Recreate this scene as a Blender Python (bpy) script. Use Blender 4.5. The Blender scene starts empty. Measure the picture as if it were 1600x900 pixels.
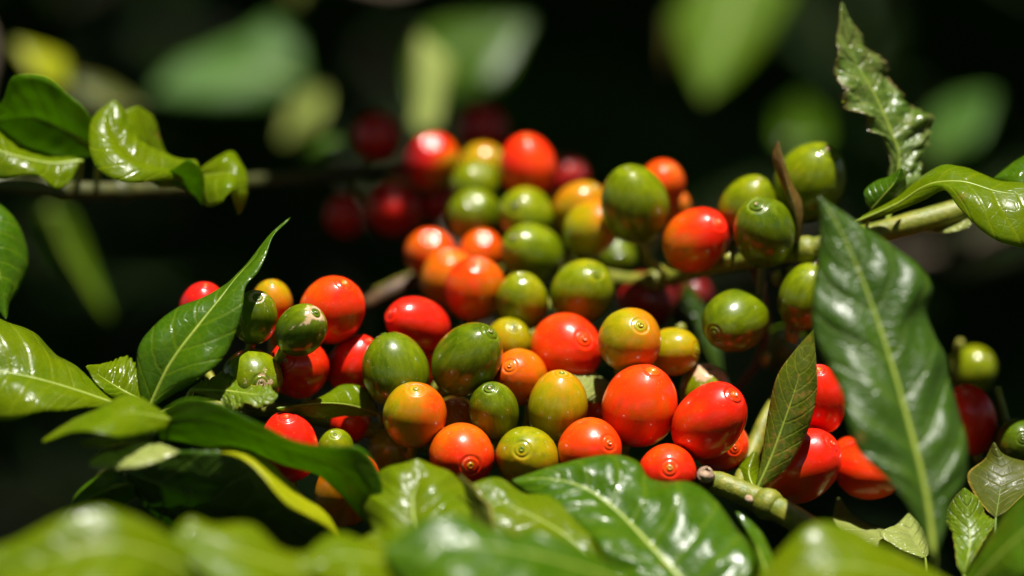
import bpy, math, random
import numpy as np
from mathutils import Vector, Matrix, noise as mnoise

random.seed(7)
rng = np.random.default_rng(7)

# ------------------------------------------------------------------ camera, sky, sun
scene = bpy.context.scene
PITCH = math.radians(12)
DIST = 0.90                      # focus distance in metres
SPX = 0.00013                    # metres per photo pixel at the focus distance
FOCUS = np.array([0.0, 0.0, 1.25])
R_ = np.array([1.0, 0.0, 0.0])
F_ = np.array([0.0, math.cos(PITCH), -math.sin(PITCH)])
U_ = np.array([0.0, math.sin(PITCH), math.cos(PITCH)])
CAM = FOCUS - F_ * DIST

cd = bpy.data.cameras.new('camera')
cam = bpy.data.objects.new('camera', cd)
scene.collection.objects.link(cam)
cam.matrix_world = Matrix(((R_[0], U_[0], -F_[0], CAM[0]), (R_[1], U_[1], -F_[1], CAM[1]),
                           (R_[2], U_[2], -F_[2], CAM[2]), (0, 0, 0, 1)))
cd.sensor_width = 36.0
cd.lens = 36.0 * DIST / (1600 * SPX)
cd.clip_start = 0.02
cd.clip_end = 600.0
cd.dof.use_dof = True
cd.dof.focus_distance = DIST - 0.005
cd.dof.aperture_fstop = 4.0
cd.dof.aperture_blades = 0
scene.camera = cam

SUN_CAM = np.array([0.09, 0.91, 0.36])           # right, up, towards the camera
SUN = SUN_CAM[0] * R_ + SUN_CAM[1] * U_ - SUN_CAM[2] * F_
SUN = SUN / np.linalg.norm(SUN)
world = bpy.data.worlds.new('World')
scene.world = world
world.use_nodes = True
wn = world.node_tree
bg = wn.nodes['Background']
sky = wn.nodes.new('ShaderNodeTexSky')
sky.sky_type = 'NISHITA'
sky.sun_disc = False
sky.sun_elevation = math.asin(SUN[2])
sky.sun_rotation = math.atan2(SUN[0], SUN[1])
wn.links.new(sky.outputs['Color'], bg.inputs['Color'])
bg.inputs['Strength'].default_value = 0.05
sl = bpy.data.lights.new('sun', 'SUN')
sl.energy = 5.0
sl.angle = math.radians(0.53)
sl.color = (1.0, 0.955, 0.88)
so = bpy.data.objects.new('sun', sl)
scene.collection.objects.link(so)
so.location = (0, -1, 4)
so.rotation_euler = Vector(SUN).to_track_quat('Z', 'Y').to_euler()

scene.view_settings.view_transform = 'Standard'
scene.view_settings.look = 'None'
scene.view_settings.gamma = 1.0
scene.view_settings.exposure = 1.12
scene.cycles.use_denoising = True
scene.cycles.max_bounces = 6
scene.cycles.diffuse_bounces = 2
scene.cycles.glossy_bounces = 2
scene.cycles.transmission_bounces = 5
scene.cycles.sample_clamp_indirect = 4.0
scene.cycles.caustics_reflective = False
scene.cycles.caustics_refractive = False

# ------------------------------------------------------------------ placing helpers
def P(px, py, d):
    """point of the place: photo column/row and millimetres behind the focus plane"""
    depth = DIST + d * 0.001
    k = SPX * depth / DIST
    return CAM + F_ * depth + R_ * ((px - 800) * k) + U_ * ((450 - py) * k)

def mm(px, d=0):
    return px * SPX * (DIST + d * 0.001) / DIST

def link(o, parent=None):
    scene.collection.objects.link(o)
    if parent is not None:
        o.parent = parent
    return o

def thing(name, label, cat, loc, group=None):
    o = bpy.data.objects.new(name, None)
    o.empty_display_size = 0.005
    o.location = Vector([float(c) for c in loc])
    o['label'] = label
    o['category'] = cat
    if group:
        o['group'] = group
    return link(o)

def mesh_obj(name, verts, faces, mat, parent=None, smooth=True, uvs=None, attrs=None):
    me = bpy.data.meshes.new(name)
    verts = np.asarray(verts, dtype=float)
    me.from_pydata([tuple(v) for v in verts], [], faces)
    if smooth:
        me.polygons.foreach_set('use_smooth', [True] * len(me.polygons))
    if uvs is not None:
        lay = me.uv_layers.new(name='UVMap')
        idx = np.empty(len(me.loops), dtype=np.int32)
        me.loops.foreach_get('vertex_index', idx)
        lay.data.foreach_set('uv', np.asarray(uvs, dtype=np.float32)[idx].ravel())
    for k, vals in (attrs or {}).items():
        a = me.attributes.new(k, 'FLOAT', 'POINT')
        a.data.foreach_set('value', np.asarray(vals, dtype=np.float32))
    me.materials.append(mat)
    me.update()
    return link(bpy.data.objects.new(name, me), parent)

def curve(pts, n):
    """n points along a smooth curve through pts (rows of any width), even in arc length"""
    pts = np.asarray(pts, dtype=float)
    if len(pts) == 2:
        return pts[0] + (pts[1] - pts[0]) * np.linspace(0, 1, n)[:, None]
    seg = np.linalg.norm(np.diff(pts[:, :2], axis=0), axis=1) + 1e-9
    s = np.concatenate([[0], np.cumsum(seg)])
    m = np.empty_like(pts)
    dl = np.diff(pts, axis=0) / seg[:, None]
    m[0], m[-1] = dl[0], dl[-1]
    m[1:-1] = (dl[:-1] * seg[1:, None] + dl[1:] * seg[:-1, None]) / (seg[1:] + seg[:-1])[:, None]
    x = np.linspace(0, s[-1], n)
    i = np.clip(np.searchsorted(s, x, side='right') - 1, 0, len(seg) - 1)
    h = seg[i][:, None]
    t = ((x - s[i]) / seg[i])[:, None]
    return ((2*t**3 - 3*t**2 + 1) * pts[i] + (t**3 - 2*t**2 + t) * h * m[i]
            + (-2*t**3 + 3*t**2) * pts[i+1] + (t**3 - t**2) * h * m[i+1])

def prof(vals, n):
    """smooth profile over 0..1 from a scalar or a few evenly spaced values"""
    if np.isscalar(vals):
        return np.full(n, float(vals))
    vals = list(vals)
    if len(vals) == 1:
        return np.full(n, float(vals[0]))
    q = np.stack([np.linspace(0, 1, len(vals)), np.zeros(len(vals)), np.array(vals, float)], 1)
    return curve(q, n)[:, 2]

def nrm(a):
    return a / (np.linalg.norm(a, axis=-1, keepdims=True) + 1e-12)

def tube(path, radii, seg=10, cap=True):
    path = np.asarray(path, float)
    n = len(path)
    radii = np.broadcast_to(np.asarray(radii, float), (n,))
    T = nrm(np.gradient(path, axis=0))
    ref = np.array([0.3, 0.2, 0.93])
    verts, faces = [], []
    for i in range(n):
        a = np.cross(T[i], ref); a /= np.linalg.norm(a) + 1e-12
        b = np.cross(T[i], a)
        for j in range(seg):
            w = 2 * math.pi * j / seg
            verts.append(path[i] + radii[i] * (math.cos(w) * a + math.sin(w) * b))
    for i in range(n - 1):
        for j in range(seg):
            k = (j + 1) % seg
            faces.append((i*seg + j, i*seg + k, (i+1)*seg + k, (i+1)*seg + j))
    if cap:
        faces.append(tuple(reversed(range(seg))))
        faces.append(tuple((n-1)*seg + j for j in range(seg)))
    return verts, faces

# ------------------------------------------------------------------ materials
def new_mat(name):
    m = bpy.data.materials.new(name)
    m.use_nodes = True
    nt = m.node_tree
    nt.nodes.clear()
    return m, nt

def N(nt, kind, **kw):
    n = nt.nodes.new(kind)
    for k, v in kw.items():
        if k in n.inputs:
            n.inputs[k].default_value = v
        else:
            setattr(n, k, v)
    return n

def math_node(nt, op, a, b=None, clamp=False):
    n = nt.nodes.new('ShaderNodeMath')
    n.operation = op
    n.use_clamp = clamp
    for i, v in enumerate((a, b)):
        if v is None:
            continue
        if hasattr(v, 'is_output'):
            nt.links.new(v, n.inputs[i])
        else:
            n.inputs[i].default_value = v
    return n.outputs[0]

def mixc(nt, fac, a, b, blend='MIX'):
    n = nt.nodes.new('ShaderNodeMix')
    n.data_type = 'RGBA'
    n.blend_type = blend
    for sock, v in ((n.inputs[0], fac), (n.inputs[6], a), (n.inputs[7], b)):
        if hasattr(v, 'is_output'):
            nt.links.new(v, sock)
        elif isinstance(v, tuple):
            sock.default_value = (v[0], v[1], v[2], 1.0)
        else:
            sock.default_value = v
    return n.outputs[2]

def ramp(nt, fac, stops, interp='LINEAR'):
    n = nt.nodes.new('ShaderNodeValToRGB')
    n.color_ramp.interpolation = interp
    el = n.color_ramp.elements
    while len(el) < len(stops):
        el.new(0.5)
    for e, (p, c) in zip(el, stops):
        e.position = p
        e.color = (c[0], c[1], c[2], 1.0) if isinstance(c, tuple) else (c, c, c, 1.0)
    nt.links.new(fac, n.inputs[0])
    return n.outputs[0]

def leaf_mat(name, col, col2, vein, trans, rough=0.34, tfac=0.38, speck=0.0, speck_col=(0.22, 0.12, 0.02),
             veins=8.0, vein_amt=0.35, edge=None, bump=0.35, spec=0.5):
    m, nt = new_mat(name)
    L = nt.links
    uv = N(nt, 'ShaderNodeUVMap')
    sep = nt.nodes.new('ShaderNodeSeparateXYZ')
    L.new(uv.outputs[0], sep.inputs[0])
    geo = nt.nodes.new('ShaderNodeNewGeometry')
    av = math_node(nt, 'ABSOLUTE', math_node(nt, 'SUBTRACT', math_node(nt, 'MULTIPLY', sep.outputs[0], 2.0), 1.0))
    nz = N(nt, 'ShaderNodeTexNoise', Scale=90.0, Detail=4.0, Roughness=0.6)
    L.new(geo.outputs['Position'], nz.inputs['Vector'])
    wob = math_node(nt, 'MULTIPLY', nz.outputs['Fac'], 0.05)
    ph = math_node(nt, 'SUBTRACT', math_node(nt, 'ADD', sep.outputs[1], wob),
                   math_node(nt, 'MULTIPLY', math_node(nt, 'POWER', av, 1.3), 0.16))
    tri = math_node(nt, 'ABSOLUTE', math_node(nt, 'SUBTRACT',
                    math_node(nt, 'FRACT', math_node(nt, 'MULTIPLY', ph, veins)), 0.5))
    line = math_node(nt, 'SUBTRACT', 1.0, math_node(nt, 'MULTIPLY', tri, 9.0), True)      # thin side veins
    # mottled blade
    mot = ramp(nt, nz.outputs['Fac'], [(0.3, 0.0), (0.7, 1.0)])
    c = mixc(nt, mot, col, col2)
    fine = N(nt, 'ShaderNodeTexNoise', Scale=900.0, Detail=2.0)
    L.new(geo.outputs['Position'], fine.inputs['Vector'])
    net = N(nt, 'ShaderNodeTexVoronoi', feature='DISTANCE_TO_EDGE', Scale=520.0)
    L.new(geo.outputs['Position'], net.inputs['Vector'])
    netl = ramp(nt, net.outputs['Distance'], [(0.02, 1.0), (0.10, 0.0)])
    c = mixc(nt, math_node(nt, 'MULTIPLY', netl, 0.16), c, vein)
    c = mixc(nt, math_node(nt, 'MULTIPLY', line, vein_amt), c, vein)
    if speck > 0:
        sp = N(nt, 'ShaderNodeTexNoise', Scale=620.0, Detail=3.0, Roughness=0.7)
        L.new(geo.outputs['Position'], sp.inputs['Vector'])
        big = N(nt, 'ShaderNodeTexNoise', Scale=70.0, Detail=1.0)
        L.new(geo.outputs['Position'], big.inputs['Vector'])
        sf = ramp(nt, math_node(nt, 'ADD', math_node(nt, 'MULTIPLY', sp.outputs['Fac'], 0.6),
                                math_node(nt, 'MULTIPLY', big.outputs['Fac'], 0.4)),
                  [(0.52, 0.0), (0.60, 1.0)])
        c = mixc(nt, math_node(nt, 'MULTIPLY', sf, speck), c, speck_col)
    # a few small rust spots on every leaf
    vo = N(nt, 'ShaderNodeTexVoronoi', Scale=70.0)
    L.new(geo.outputs['Position'], vo.inputs['Vector'])
    spot = math_node(nt, 'MULTIPLY', ramp(nt, vo.outputs['Distance'], [(0.05, 1.0), (0.10, 0.0)]), 0.45)
    c = mixc(nt, spot, c, (0.30, 0.17, 0.03))
    if edge is not None:
        e = ramp(nt, av, [(0.90, 0.0), (0.985, 1.0)])
        c = mixc(nt, math_node(nt, 'MULTIPLY', e, 0.8), c, edge)
    bs = nt.nodes.new('ShaderNodeBsdfPrincipled')
    L.new(c, bs.inputs['Base Color'])
    dust = N(nt, 'ShaderNodeTexNoise', Scale=240.0, Detail=5.0, Roughness=0.7)
    L.new(geo.outputs['Position'], dust.inputs['Vector'])
    rr = math_node(nt, 'ADD', math_node(nt, 'MULTIPLY', ramp(nt, dust.outputs['Fac'], [(0.35, 0.0), (0.65, 1.0)]), 0.22),
                   math_node(nt, 'ADD', math_node(nt, 'MULTIPLY', fine.outputs['Fac'], 0.16), rough - 0.17))
    L.new(rr, bs.inputs['Roughness'])
    bs.inputs['Specular IOR Level'].default_value = spec
    bh = math_node(nt, 'ADD', math_node(nt, 'MULTIPLY', line, -0.5),
                   math_node(nt, 'ADD', math_node(nt, 'MULTIPLY', netl, -0.12), math_node(nt, 'ADD', math_node(nt, 'MULTIPLY', fine.outputs['Fac'], 0.2), nz.outputs['Fac'])))
    bp = N(nt, 'ShaderNodeBump', Strength=bump, Distance=0.0006)
    L.new(bh, bp.inputs['Height'])
    L.new(bp.outputs[0], bs.inputs['Normal'])
    tr = nt.nodes.new('ShaderNodeBsdfTranslucent')
    L.new(mixc(nt, math_node(nt, 'MULTIPLY', line, 0.4), mixc(nt, mot, trans, tuple(0.8 * x for x in trans)), vein),
          tr.inputs['Color'])
    mx = N(nt, 'ShaderNodeMixShader')
    mx.inputs[0].default_value = tfac
    L.new(bs.outputs[0], mx.inputs[1])
    L.new(tr.outputs[0], mx.inputs[2])
    out = nt.nodes.new('ShaderNodeOutputMaterial')
    L.new(mx.outputs[0], out.inputs[0])
    return m

LEAF = {
    'green': leaf_mat('leaf_green', (0.030, 0.085, 0.0020), (0.055, 0.118, 0.0025), (0.15, 0.22, 0.008), (0.36, 0.62, 0.004), rough=0.25, spec=0.36),
    'deep': leaf_mat('leaf_deep_green', (0.022, 0.058, 0.002), (0.036, 0.080, 0.003), (0.09, 0.15, 0.008), (0.22, 0.44, 0.004), rough=0.36, tfac=0.25, bump=0.7, spec=0.48),
    'lime': leaf_mat('leaf_yellow_green', (0.085, 0.140, 0.0015), (0.130, 0.170, 0.0018), (0.22, 0.27, 0.006), (0.48, 0.70, 0.004), tfac=0.45, rough=0.25, spec=0.26),
    'yellow': leaf_mat('leaf_yellowing', (0.27, 0.33, 0.003), (0.34, 0.36, 0.004), (0.45, 0.42, 0.02), (0.85, 0.84, 0.01), tfac=0.5, spec=0.35),
    'speck': leaf_mat('leaf_speckled', (0.055, 0.085, 0.004), (0.080, 0.095, 0.005), (0.22, 0.26, 0.015), (0.38, 0.44, 0.01), rough=0.27, speck=0.75, veins=10, tfac=0.3, edge=(0.25, 0.2, 0.03)),
    'pale': leaf_mat('leaf_pale', (0.20, 0.25, 0.05), (0.30, 0.32, 0.10), (0.40, 0.42, 0.15), (0.60, 0.70, 0.12), rough=0.27, bump=0.8, veins=5),
    'dry': leaf_mat('leaf_crinkled', (0.050, 0.110, 0.008), (0.130, 0.175, 0.030), (0.32, 0.36, 0.12), (0.38, 0.56, 0.03), rough=0.27, speck=0.22,
                    speck_col=(0.28, 0.20, 0.08), edge=(0.20, 0.11, 0.05), bump=0.8, tfac=0.38),
    'brown': leaf_mat('leaf_brown', (0.10, 0.055, 0.010), (0.13, 0.075, 0.012), (0.18, 0.11, 0.02), (0.30, 0.14, 0.02), tfac=0.3),
    'chewed': leaf_mat('leaf_chewed', (0.085, 0.150, 0.002), (0.12, 0.18, 0.003), (0.28, 0.34, 0.02), (0.55, 0.76, 0.01), tfac=0.45, edge=(0.40, 0.34, 0.04), bump=0.8),
    'olive': leaf_mat('leaf_dark_olive', (0.040, 0.055, 0.003), (0.065, 0.075, 0.004), (0.12, 0.12, 0.01), (0.25, 0.28, 0.01), tfac=0.3, edge=(0.45, 0.32, 0.05), rough=0.45, spec=0.3),
    'far_green': leaf_mat('leaf_matte_green', (0.040, 0.105, 0.014), (0.060, 0.135, 0.022), (0.10, 0.18, 0.03), (0.25, 0.50, 0.04), rough=0.5, spec=0.22),
    'far_lime': leaf_mat('leaf_matte_lime', (0.060, 0.125, 0.0015), (0.085, 0.150, 0.002), (0.14, 0.2, 0.006), (0.34, 0.60, 0.004), rough=0.6, spec=0.15),
    'far_pale': leaf_mat('leaf_matte_pale', (0.17, 0.22, 0.035), (0.24, 0.28, 0.07), (0.40, 0.42, 0.1), (0.6, 0.7, 0.1), rough=0.6, spec=0.2),
}

def simple_mat(name, col, col2, rough, scale, bump=0.3, dist=0.0005, spec=0.5, coords='Position'):
    m, nt = new_mat(name)
    L = nt.links
    geo = nt.nodes.new('ShaderNodeNewGeometry')
    nz = N(nt, 'ShaderNodeTexNoise', Scale=scale, Detail=5.0, Roughness=0.65)
    L.new(geo.outputs['Position'], nz.inputs['Vector'])
    c = mixc(nt, ramp(nt, nz.outputs['Fac'], [(0.35, 0.0), (0.65, 1.0)]), col, col2)
    bs = nt.nodes.new('ShaderNodeBsdfPrincipled')
    L.new(c, bs.inputs['Base Color'])
    bs.inputs['Roughness'].default_value = rough
    bs.inputs['Specular IOR Level'].default_value = spec
    bp = N(nt, 'ShaderNodeBump', Strength=bump, Distance=dist)
    L.new(nz.outputs['Fac'], bp.inputs['Height'])
    L.new(bp.outputs[0], bs.inputs['Normal'])
    out = nt.nodes.new('ShaderNodeOutputMaterial')
    L.new(bs.outputs[0], out.inputs[0])
    return m

M_RIB = simple_mat('midrib_green', (0.16, 0.22, 0.02), (0.22, 0.27, 0.03), 0.45, 300)
M_RIBDARK = simple_mat('midrib_dark', (0.07, 0.12, 0.015), (0.10, 0.15, 0.02), 0.45, 300)
M_STEM = simple_mat('stem_green', (0.085, 0.115, 0.004), (0.190, 0.180, 0.012), 0.5, 420, bump=0.8)
M_STEMSHADE = simple_mat('stem_shaded', (0.030, 0.036, 0.006), (0.060, 0.062, 0.010), 0.55, 260)  # stem colour darkened to stand for shade on the branch
M_STEMB = simple_mat('stem_brown', (0.050, 0.022, 0.006), (0.095, 0.044, 0.012), 0.6, 260)
M_BARK = simple_mat('bark', (0.05, 0.035, 0.02), (0.11, 0.08, 0.05), 0.85, 60, bump=0.8, dist=0.004)
M_CORK = simple_mat('cork', (0.26, 0.16, 0.10), (0.45, 0.31, 0.21), 0.8, 700, bump=0.8)
M_STALK = simple_mat('stalk_green', (0.13, 0.15, 0.012), (0.22, 0.21, 0.02), 0.5, 500)
M_SOIL = simple_mat('soil', (0.012, 0.008, 0.005), (0.028, 0.019, 0.011), 0.95, 6, bump=1.0, dist=0.03, spec=0.2)
M_FOL = leaf_mat('leaf_shrub', (0.018, 0.055, 0.008), (0.030, 0.080, 0.010), (0.07, 0.13, 0.02), (0.14, 0.26, 0.01), tfac=0.22, veins=7, rough=0.5, spec=0.2)

def cherry_mat():
    m, nt = new_mat('cherry_skin')
    L = nt.links
    tc = nt.nodes.new('ShaderNodeTexCoord')
    oi = nt.nodes.new('ShaderNodeObjectInfo')
    mp = N(nt, 'ShaderNodeMapping')
    mp.inputs['Scale'].default_value = (1.0, 1.0, 0.16)
    L.new(tc.outputs['Object'], mp.inputs['Vector'])
    off = nt.nodes.new('ShaderNodeCombineXYZ')
    L.new(math_node(nt, 'MULTIPLY', oi.outputs['Random'], 3.0), off.inputs[0])
    L.new(off.outputs[0], mp.inputs['Location'])
    at = N(nt, 'ShaderNodeAttribute', attribute_name='ripe_shade')
    sc = N(nt, 'ShaderNodeAttribute', attribute_name='scar')
    st = N(nt, 'ShaderNodeTexNoise', Scale=650.0, Detail=5.0, Roughness=0.65)     # streaks along the fruit
    L.new(mp.outputs[0], st.inputs['Vector'])
    nz = N(nt, 'ShaderNodeTexNoise', Scale=125.0, Detail=4.0, Roughness=0.55)
    vadd = N(nt, 'ShaderNodeVectorMath', operation='ADD')
    L.new(tc.outputs['Object'], vadd.inputs[0])
    L.new(off.outputs[0], vadd.inputs[1])
    L.new(vadd.outputs[0], nz.inputs['Vector'])
    rp = math_node(nt, 'ADD', at.outputs['Fac'],
                   math_node(nt, 'ADD', math_node(nt, 'MULTIPLY', math_node(nt, 'SUBTRACT', st.outputs['Fac'], 0.5), 0.20),
                             math_node(nt, 'MULTIPLY', math_node(nt, 'SUBTRACT', nz.outputs['Fac'], 0.5), 0.30)))
    rp = math_node(nt, 'DIVIDE', rp, 1.25)
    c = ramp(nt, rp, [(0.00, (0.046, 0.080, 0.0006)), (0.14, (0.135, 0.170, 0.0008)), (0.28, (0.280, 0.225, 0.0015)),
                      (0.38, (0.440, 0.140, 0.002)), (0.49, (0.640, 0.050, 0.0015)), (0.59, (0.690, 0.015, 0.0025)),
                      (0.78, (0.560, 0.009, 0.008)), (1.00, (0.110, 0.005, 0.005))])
    c = mixc(nt, 0.42, c, ramp(nt, st.outputs['Fac'], [(0.25, 0.55), (0.75, 1.35)]), 'MULTIPLY')
    # pale pin-prick dots
    vo = N(nt, 'ShaderNodeTexVoronoi', Scale=900.0)
    L.new(vadd.outputs[0], vo.inputs['Vector'])
    dot = math_node(nt, 'MULTIPLY', ramp(nt, vo.outputs['Distance'], [(0.07, 1.0), (0.16, 0.0)]), 0.16)
    c = mixc(nt, dot, c, (0.55, 0.42, 0.12))
    # corky scars
    cn = N(nt, 'ShaderNodeTexNoise', Scale=520.0, Detail=5.0, Roughness=0.7)
    L.new(vadd.outputs[0], cn.inputs['Vector'])
    scf = ramp(nt, math_node(nt, 'ADD', sc.outputs['Fac'], math_node(nt, 'MULTIPLY', math_node(nt, 'SUBTRACT', cn.outputs['Fac'], 0.5), 1.3)),
               [(0.46, 0.0), (0.56, 1.0)])
    cork = mixc(nt, cn.outputs['Fac'], (0.30, 0.16, 0.05), (0.55, 0.40, 0.26))
    c = mixc(nt, scf, c, cork)
    bs = nt.nodes.new('ShaderNodeBsdfPrincipled')
    L.new(c, bs.inputs['Base Color'])
    L.new(math_node(nt, 'ADD', math_node(nt, 'MULTIPLY', scf, 0.28),
                    math_node(nt, 'ADD', math_node(nt, 'MULTIPLY', st.outputs['Fac'], 0.16), 0.26)), bs.inputs['Roughness'])
    bs.inputs['Specular IOR Level'].default_value = 0.2
    L.new(ramp(nt, nz.outputs['Fac'], [(0.35, 0.75), (0.65, 0.35)]), bs.inputs['Coat Weight'])
    L.new(math_node(nt, 'ADD', math_node(nt, 'MULTIPLY', cn.outputs['Fac'], 0.10), 0.08), bs.inputs['Coat Roughness'])
    bs.inputs['Subsurface Weight'].default_value = 0.06
    bs.inputs['Subsurface Radius'].default_value = (1.0, 0.35, 0.15)
    bs.inputs['Subsurface Scale'].default_value = 0.0012
    bh = math_node(nt, 'ADD', math_node(nt, 'MULTIPLY', scf, 0.5),
                   math_node(nt, 'ADD', math_node(nt, 'MULTIPLY', st.outputs['Fac'], 0.35), math_node(nt, 'MULTIPLY', nz.outputs['Fac'], 0.8)))
    bp = N(nt, 'ShaderNodeBump', Strength=0.16, Distance=0.0006)
    L.new(bh, bp.inputs['Height'])
    L.new(bp.outputs[0], bs.inputs['Normal'])
    L.new(bp.outputs[0], bs.inputs['Coat Normal'])
    out = nt.nodes.new('ShaderNodeOutputMaterial')
    L.new(bs.outputs[0], out.inputs[0])
    return m
M_SKIN = cherry_mat()

# ------------------------------------------------------------------ ground
gn = 40
gx = np.concatenate([-np.geomspace(250, 0.4, gn), [0], np.geomspace(0.4, 250, gn)])
gv = [(x, y, 0.04 * mnoise.noise(Vector((x * 0.9, y * 0.9, 0))) if abs(x) + abs(y) < 60 else 0.0) for y in gx for x in gx]
w_ = len(gx)
gf = [(j*w_ + i, j*w_ + i + 1, (j+1)*w_ + i + 1, (j+1)*w_ + i) for j in range(w_ - 1) for i in range(w_ - 1)]
ground = mesh_obj('ground', gv, gf, M_SOIL)
ground['kind'] = 'structure'

# ------------------------------------------------------------------ branches and leaves
STEMS = []          # world polylines that the fruit stalks run to
SHADE = []          # fruit that added leaves put in shade
LIT = []            # points that the sun reaches in the photograph

def branch(label, stem_pts, radii_px, mat, group=None, nodes=(), n=60, cat='branch', name='coffee_branch', extra=True):
    s = np.array([list(p) for p in stem_pts], float)
    c = curve(s, n)
    path = np.array([P(*q) for q in c])
    r = prof(radii_px, n) * SPX
    root = thing(name, label, cat, path[0], group)
    o = np.array(path[0])
    bump = np.array([1 + 0.06 * mnoise.noise(Vector(tuple(p * 300))) for p in path])
    v, f = tube(path - o, r * bump, 12)
    mesh_obj('stem', v, f, mat, root)
    for t in nodes:
        i = int(t * (n - 1))
        i0, i1 = max(0, i - 1), min(n - 1, i + 1)
        dirv = nrm(path[i1] - path[i0])
        ring = [path[i] + dirv * q * 0.0022 - o for q in (-1, -0.5, 0, 0.5, 1)]
        v, f = tube(ring, r[i] * np.array([1.02, 1.22, 1.32, 1.22, 1.02]), 14)
        mesh_obj('node', v, f, mat, root)
    if extra:
        STEMS.append(path)
    root['_o'] = 0
    del root['_o']
    return root, path

def leaf(root, mat, L, M, R, d, el=0.0, er=0.0, bulge=0.07, wav=0.0, wf=3.0, puck=0.03, jag=0.0, thick=0.30,
         rib=1.0, pet=None, nt=56, nv=9, ribmat=None, label=None, lit=True, seed=0, name='leaf', rough_n=0.05):
    """a leaf blade from its two edges and midrib (base -> tip); el/er push the edges away from the lens in mm"""
    off = np.array(root.location)
    Mc, Lc, Rc = curve(M, nt), curve(L, nt), curve(R, nt)
    Lc[0] = Lc[0] * 0.15 + Mc[0] * 0.85; Rc[0] = Rc[0] * 0.15 + Mc[0] * 0.85
    Lc[-1] = Rc[-1] = Mc[-1]
    dm, dl, dr = prof(d, nt), prof(el, nt), prof(er, nt)
    if jag:
        for E, sd in ((Lc, 1.3), (Rc, 7.7)):
            for i in range(1, nt - 1):
                q = mnoise.noise(Vector((i * 0.55, sd + seed, 0))) + 0.6 * mnoise.noise(Vector((i * 1.3, sd + seed, 4)))
                q = max(-0.25, q)
                E[i] = E[i] + (Mc[i] - E[i]) * jag * (q + 0.1)
    M3 = np.array([P(a[0], a[1], z) for a, z in zip(Mc, dm)])
    env = np.sin(np.pi * np.clip(np.linspace(0, 1, nt), 0, 1)) ** 0.5
    L3 = np.array([P(a[0], a[1], z) for a, z in zip(Lc, dm + dl * env)])
    R3 = np.array([P(a[0], a[1], z) for a, z in zip(Rc, dm + dr * env)])
    T = nrm(np.gradient(M3, axis=0))
    nn = np.cross(T, R3 - L3)
    good = np.linalg.norm(nn, axis=1) > 1e-9
    nn = nrm(nn)
    if good.any() and (nn[good] @ -F_).sum() < 0:
        nn = -nn
    tt = np.linspace(0, 1, nt)
    cols, us = [], []
    for j in range(-nv, nv + 1):
        v = abs(j) / nv
        E = L3 if j < 0 else R3
        w = np.linalg.norm(E - M3, axis=1)
        base = M3 + (E - M3) * v
        h = bulge * w * math.sin(math.pi * v)
        h = h + wav * w * np.sin(2 * math.pi * wf * tt + (0.9 if j < 0 else 2.6) + seed) * v * v
        h = h + 0.35 * puck * w * np.sin(2 * math.pi * (8.0 * tt + 0.35 * np.sin(9 * tt + seed) - 1.3 * v ** 1.2)) * math.sin(math.pi * min(1, v * 0.9))
        if rough_n:
            h = h + w * rough_n * np.array([mnoise.noise(Vector((t * 6 + seed, j * 0.35, 3.1))) for t in tt]) * min(1, v * 3)
        cols.append(base + nn * h[:, None])
        us.append(0.5 + 0.5 * j / nv)
    G = np.stack(cols, 1)                      # nt x nc x 3
    nc = G.shape[1]
    gt, gc = np.gradient(G, axis=0), np.gradient(G, axis=1)
    nr = np.cross(gt, gc)
    ln = np.linalg.norm(nr, axis=2, keepdims=True)
    nr = np.where(ln > 1e-12, nr / (ln + 1e-15), nn[:, None, :])
    sgn = np.sign((nr * nn[:, None, :]).sum(2, keepdims=True)); sgn[sgn == 0] = 1
    nr = nr * sgn
    h = thick * 0.0005
    ev = 1 - 0.75 * np.abs(np.linspace(-1, 1, nc)) ** 6
    top = G + nr * h * ev[None, :, None]
    bot = G - nr * h * ev[None, :, None]
    V = np.concatenate([top.reshape(-1, 3), bot.reshape(-1, 3)]) - off
    A = nt * nc
    uv1 = np.stack([np.tile(us, nt), np.repeat(tt, nc)], 1)
    uvs = np.concatenate([uv1, uv1])
    # winding so that the top faces along nr
    flip = ((np.cross(gt, gc) * nr).sum() < 0)
    faces = []
    for i in range(nt - 1):
        for j in range(nc - 1):
            a, b, c, e = i*nc + j, i*nc + j + 1, (i+1)*nc + j + 1, (i+1)*nc + j
            q = (a, e, c, b) if not flip else (a, b, c, e)
            faces.append(q)
            faces.append(tuple(A + k for k in reversed(q)))
    rim = [i*nc for i in range(nt)] + [(nt-1)*nc + j for j in range(1, nc)] + [i*nc + nc - 1 for i in range(nt-2, -1, -1)] + [j for j in range(nc-2, 0, -1)]
    for k in range(len(rim)):
        a, b = rim[k], rim[(k + 1) % len(rim)]
        faces.append((b, a, A + a, A + b) if not flip else (a, b, A + b, A + a))
    o = mesh_obj(name, V, faces, LEAF[mat] if isinstance(mat, str) else mat, root, uvs=uvs)
    if label:
        o['label'] = label
    if rib:
        path = M3[: int(nt * 0.97)]
        rr = np.linspace(0.00048, 0.00010, len(path)) * rib
        if pet is not None:
            pre = np.array([P(*q) for q in pet])
            pre = curve(np.concatenate([pre, path[:1]]), 8)[:-1]
            path = np.concatenate([pre, path])
            rr = np.concatenate([np.full(len(pre), 0.00065 * rib), rr])
        v, f = tube(path - off, rr, 8)
        mesh_obj('midrib', v, f, ribmat or (M_RIBDARK if mat in ('deep', 'olive', 'brown') else M_RIB), o)
    if lit:
        for i in (nt // 5, nt // 2, 4 * nt // 5):
            LIT.append((M3[i], 0.018))
    return o

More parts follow.
